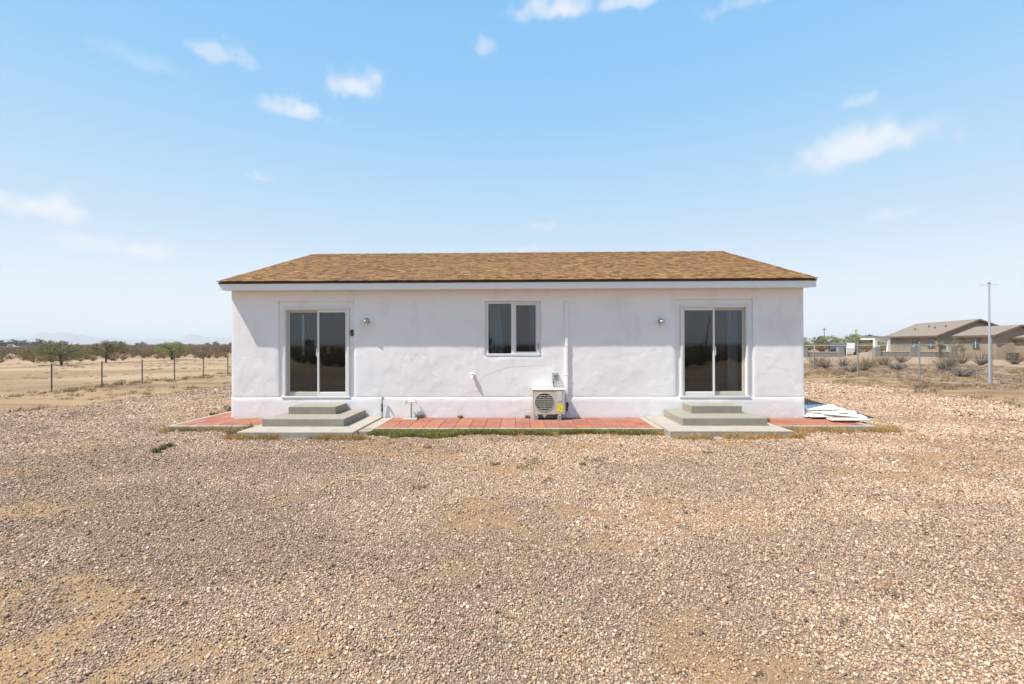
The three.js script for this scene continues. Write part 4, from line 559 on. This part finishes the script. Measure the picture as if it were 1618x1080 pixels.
// ------------------------------------------------------------------ neighbouring house, block wall, cars
const tan = std(.37, .30, .225, .9, { map: grainMap }), trimBrown = std(.13, .075, .05, .8), tileRoof = std(.27, .215, .17, .9, { map: grainMap, bumpMap: grainBump, bumpScale: .03 }), win = std(.05, .09, .095, .1);
{
  const n = thing('tan_house', 'tan stucco house with low tiled gable roofs behind the block wall', 'house');
  const block = (corner, dir, len, w, eave, ridge, over) => {              // near eave corner on the ground, direction away along the long side
    const L = new THREE.Vector2(...dir).normalize(), G = new THREE.Vector2(-L.y, L.x); if (G.x < 0) G.negate();
    const P = (l, g, y) => [corner[0] + L.x * l + G.x * g, y, corner[1] + L.y * l + G.y * g], tri = (list) => { const g = new THREE.BufferGeometry(), p = []; for (const q of list) for (let i = 1; i < q.length - 1; i++) p.push(...q[0], ...q[i], ...q[i + 1]); g.setAttribute('position', new THREE.Float32BufferAttribute(p, 3)); g.computeVertexNormals(); return metric(g, .5); };
    const i0 = over, w2 = 2 * w; mesh('wall', tri([[P(i0, i0, -.3), P(len - i0, i0, -.3), P(len - i0, i0, eave), P(i0, i0, eave)], [P(i0, i0, -.3), P(i0, w2 - i0, -.3), P(i0, w2 - i0, eave), P(i0, w, ridge - .25), P(i0, i0, eave)], [P(len - i0, i0, -.3), P(len - i0, w2 - i0, -.3), P(len - i0, w2 - i0, eave), P(len - i0, w, ridge - .25), P(len - i0, i0, eave)], [P(i0, w2 - i0, -.3), P(len - i0, w2 - i0, -.3), P(len - i0, w2 - i0, eave), P(i0, w2 - i0, eave)]]), tan, n);
    const th = .12, rf = new THREE.Group(); rf.name = 'roof'; n.add(rf);
    mesh('roof_tiles', tri([[P(0, 0, eave), P(len, 0, eave), P(len, w, ridge), P(0, w, ridge)], [P(0, w2, eave), P(len, w2, eave), P(len, w, ridge), P(0, w, ridge)]]), tileRoof, rf);
    mesh('fascia', tri([[P(0, 0, eave - .02), P(0, w, ridge - .02), P(0, w, ridge - .22), P(0, 0, eave - .22)], [P(0, w2, eave - .02), P(0, w, ridge - .02), P(0, w, ridge - .22), P(0, w2, eave - .22)], [P(0, 0, eave - .02), P(len, 0, eave - .02), P(len, 0, eave - .22), P(0, 0, eave - .22)], [P(0, 0, eave - .21), P(len, 0, eave - .21), P(len, i0, eave - .21), P(0, i0, eave - .21)]]), trimBrown, rf);
    return { P, i0, L, G };
  };
  const a = block([52.26, -46.96], [4.28, -13.68], 14.4, 4.25, 2.5, 4.5, .55);
  const winAt = (b, l, w, y0, y1) => { const g = new THREE.Group(); g.name = 'window'; n.add(g); const ang = Math.atan2(-b.L.y, b.L.x), place = (geo, off, mat, nm) => { const m = mesh(nm, geo, mat, g), c = b.P(l, b.i0 - off, (y0 + y1) / 2); m.position.set(...c); m.rotation.y = ang; return m; }; place(bx(-w / 2 - .1, w / 2 + .1, -(y1 - y0) / 2 - .1, (y1 - y0) / 2 + .1, -.03, .03), .03, std(.30, .19, .09, .8), 'frame'); place(bx(-w / 2, w / 2, -(y1 - y0) / 2, (y1 - y0) / 2, -.03, .03), .07, win, 'pane'); place(bx(-.03, .03, -(y1 - y0) / 2, (y1 - y0) / 2, -.03, .03), .1, std(.6, .6, .58, .5), 'mullion'); };
  winAt(a, 2.3, 1.5, 1.0, 2.05); winAt(a, 6.2, 1.5, 1.0, 2.05); 
  const b = block([48.9, -36.9], [1.45, -6.1], 6.3, 2.3, 2.38, 3.42, .35); winAt(b, 3, .9, 1.0, 2.0);
  block([50.2, -35.4], [1.45, -6.1], 3, 2.6, 2.1, 2.9, .3);
  const vents = [[.55, 3.0], [.5, 5.0], [.62, 7.5], [.45, 9.5]]; for (const [k, l] of vents) { const p = a.P(l, 4.25 * k, 2.5 + 2.0 * k); mesh('roof_vent', rod([p[0], p[1], p[2]], [p[0], p[1] + .25, p[2]], .09, .09, 8), trimBrown, n); }
}
{
  const pc = thing('patio_cover', 'white square patio cover beside the tan house', 'patio cover', [52.6, 0, -57]), w = std(.72, .68, .64, .8); mesh('roof_slab', bx(-1.1, 1.1, 2.05, 2.42, -1.6, 1.2), w, pc); mesh('post', bx(-1.1, -.75, -.2, 2.05, .85, 1.2), w, pc); mesh('post', bx(.75, 1.1, -.2, 2.05, .85, 1.2), w, pc); mesh('roof_cap', bx(-1.2, 1.2, 2.42, 2.52, -1.7, 1.3), std(.25, .2, .16, .9), pc);
  const cmu = std(.30, .285, .27, .95, { map: grainMap }), seg = [[34.2, -44.4, 38.3, -44.1], [43.7, -45.6, 47.6, -45.2], [47.9, -45.2, 51.9, -44.6], [52.2, -44.6, 57.6, -45.6]];
  const wl = ['short grey block wall panel ending at the dry grass gap', 'grey block wall panel below the patio cover and tan house', 'grey block wall panel below the windows of the tan house', 'grey block wall panel with a tree behind it'];
  seg.forEach(([x0, z0, x1, z1], i) => { const t = thing('block_wall', wl[i], 'wall', [(x0 + x1) / 2, -.1, (z0 + z1) / 2], -Math.atan2(z1 - z0, x1 - x0)), l = Math.hypot(x1 - x0, z1 - z0); mesh('panel', metric(bx(-l / 2 + .25, l / 2 - .25, -.3, .56, -.1, .1), .5), cmu, t); mesh('coping', metric(bx(-l / 2 + .25, l / 2 - .25, .56, .64, -.13, .13), .5), std(.42, .38, .33, .95), t); for (const s of [-1, 1]) mesh('pilaster', metric(bx(s * l / 2 - .3, s * l / 2 + .3, -.3, 1.18, -.28, .28), .5), cmu, t); });
  const rl = thing('pipe_rail_fence', 'white pipe rail fence running behind the block wall', 'fence'), wt = std(.62, .58, .52, .6), pts = [[33, -47], [37, -46.8], [41, -46.8], [45, -46.8], [49, -46.6], [53, -46.4], [57, -46.6]]; pts.forEach(([x, z], i) => { mesh('post', rod([x, -.3, z], [x, 1.32, z], .05, .05, 6), wt, rl); if (i) mesh('rail', rod([pts[i - 1][0], 1.3, pts[i - 1][1]], [x, 1.3, z], .035, .035, 6), wt, rl); });
}
function car(label, pos, turn, body, s = 1, truck = false) {
  const t = thing('parked_car', label, 'car', pos, turn), m = std(...body, .3), prof = truck ? [[-2.6, .45], [-2.6, 1.02], [-.5, 1.06], [-.4, 1.72], [.9, 1.72], [1.45, 1.12], [2.55, 1.0], [2.65, .45]] : [[-2.3, .4], [-2.32, .95], [-2.05, 1.6], [.2, 1.66], [1.0, 1.1], [2.2, .95], [2.3, .4]];
  const sh = new THREE.Shape(prof.map((p) => new THREE.Vector2(...p))); mesh('body', new THREE.ExtrudeGeometry(sh, { depth: 1.6, bevelEnabled: true, bevelSize: .06, bevelThickness: .08, bevelSegments: 2 }).translate(0, 0, -.8), m, t);
  const gl = truck ? [[-.25, 1.15], [-.2, 1.6], [.85, 1.6], [1.25, 1.15]] : [[-1.9, 1.08], [-1.75, 1.5], [.1, 1.54], [.7, 1.1]]; for (const z of [-.9, .87]) mesh('side_window', new THREE.ExtrudeGeometry(new THREE.Shape(gl.map((p) => new THREE.Vector2(...p))), { depth: .03, bevelEnabled: false }).translate(0, 0, z), std(.03, .035, .04, .1), t);
  for (const x of [-1.5, 1.5]) for (const z of [-.8, .8]) { const w = mesh('wheel', new THREE.CylinderGeometry(.36, .36, .24, 18).rotateX(Math.PI / 2).translate(x, .36, z), std(.02, .02, .02, .9), t); mesh('rim', new THREE.CylinderGeometry(.2, .2, .26, 14).rotateX(Math.PI / 2).translate(x, .36, z), std(.4, .4, .4, .4, { metalness: .7 }), w); }
  for (const z of [-.6, .6]) mesh('headlight', rbx(prof.at(-1)[0] - .02, prof.at(-1)[0] + .07, .7, .85, z - .15, z + .15, .02), std(.7, .7, .7, .2), t);
  t.scale.setScalar(s);
}
car('dark car parked behind the low block wall', [43.3, -.12, -51.5], .95, [.03, .035, .05]);
car('pale grey car parked beside the patio cover', [48.9, -.12, -57.5], .9, [.42, .42, .40]);
car('white pickup truck far off among the desert scrub', [-229, -.1, -186], .62, [.8, .8, .8], 1.05, true);
{
  const y = thing('desert_palm', 'short trunked spiky plant before the tan house', 'plant', [47.9, -.1, -41.8]); mesh('trunk', rod([0, -.1, 0], [0, 1.35, 0], .14, .12, 9), bark, y); mesh('fronds', blades(90, .12, .75, .03, 610, 1.6).translate(0, 1.25, 0), leafMat(.30, .30, .20), y); mesh('skirt', leaves(500, [[0, .35, 0, 1], [.3, .25, .1, 1]], .5, .07, 611), darkTree, y);
  tree({ name: 'sparse_tree', label: 'sparse small tree with pale branches before the tan house wall', pos: [50.2, -.1, -41.6], seed: 620, fork: .8, lean: .1, limbs: 7, rx: 1.5, rz: 1.2, ry: .75, cx: .3, cy: 1.75, tr: .06, clumps: 30, n: 1300, spread: .3, leaf: .07, droop: .2, mat: olive, bark: barkPale });
  const m = thing('covered_heap', 'rust brown cloth covered heap beside a black bin near the tan house', 'heap', [48.4, -.1, -33.8]); const g = new THREE.SphereGeometry(1, 26, 12, 0, Math.PI * 2, 0, Math.PI / 2), p = g.attributes.position; for (let i = 0; i < p.count; i++) { const k = .85 + .3 * fbm(p.getX(i) * 2 + 5, p.getZ(i) * 2 + p.getY(i), 3); p.setXYZ(i, p.getX(i) * 1.0 * k, p.getY(i) * .62 * k, p.getZ(i) * .9 * k); } g.computeVertexNormals(); mesh('cloth', g, std(.23, .085, .04, .95), m); mesh('bin', rbx(-1.35, -.75, -.05, .72, -.3, .35, .04), std(.02, .02, .022, .7), m);
  const poleMat = std(.16, .13, .11, .9); for (const [x, z, h, l] of [[70.5, -95, 5.2, 'thin utility pole beyond the light green trees'], [77, -94, 4.8, 'thin utility pole above the dark car'], [89, -90, 6, 'thin utility pole near the patio cover']]) { const t = thing('utility_pole', l, 'pole', [x, -.1, z], 0, 'utility poles beyond the trees'); mesh('shaft', rod([0, -.3, 0], [0, h, 0], .1, .07, 8), poleMat, t); mesh('crossarm', bx(-.5, .5, h - .5, h - .38, -.05, .05), poleMat, t); }
}
renderer.render(scene, camera);
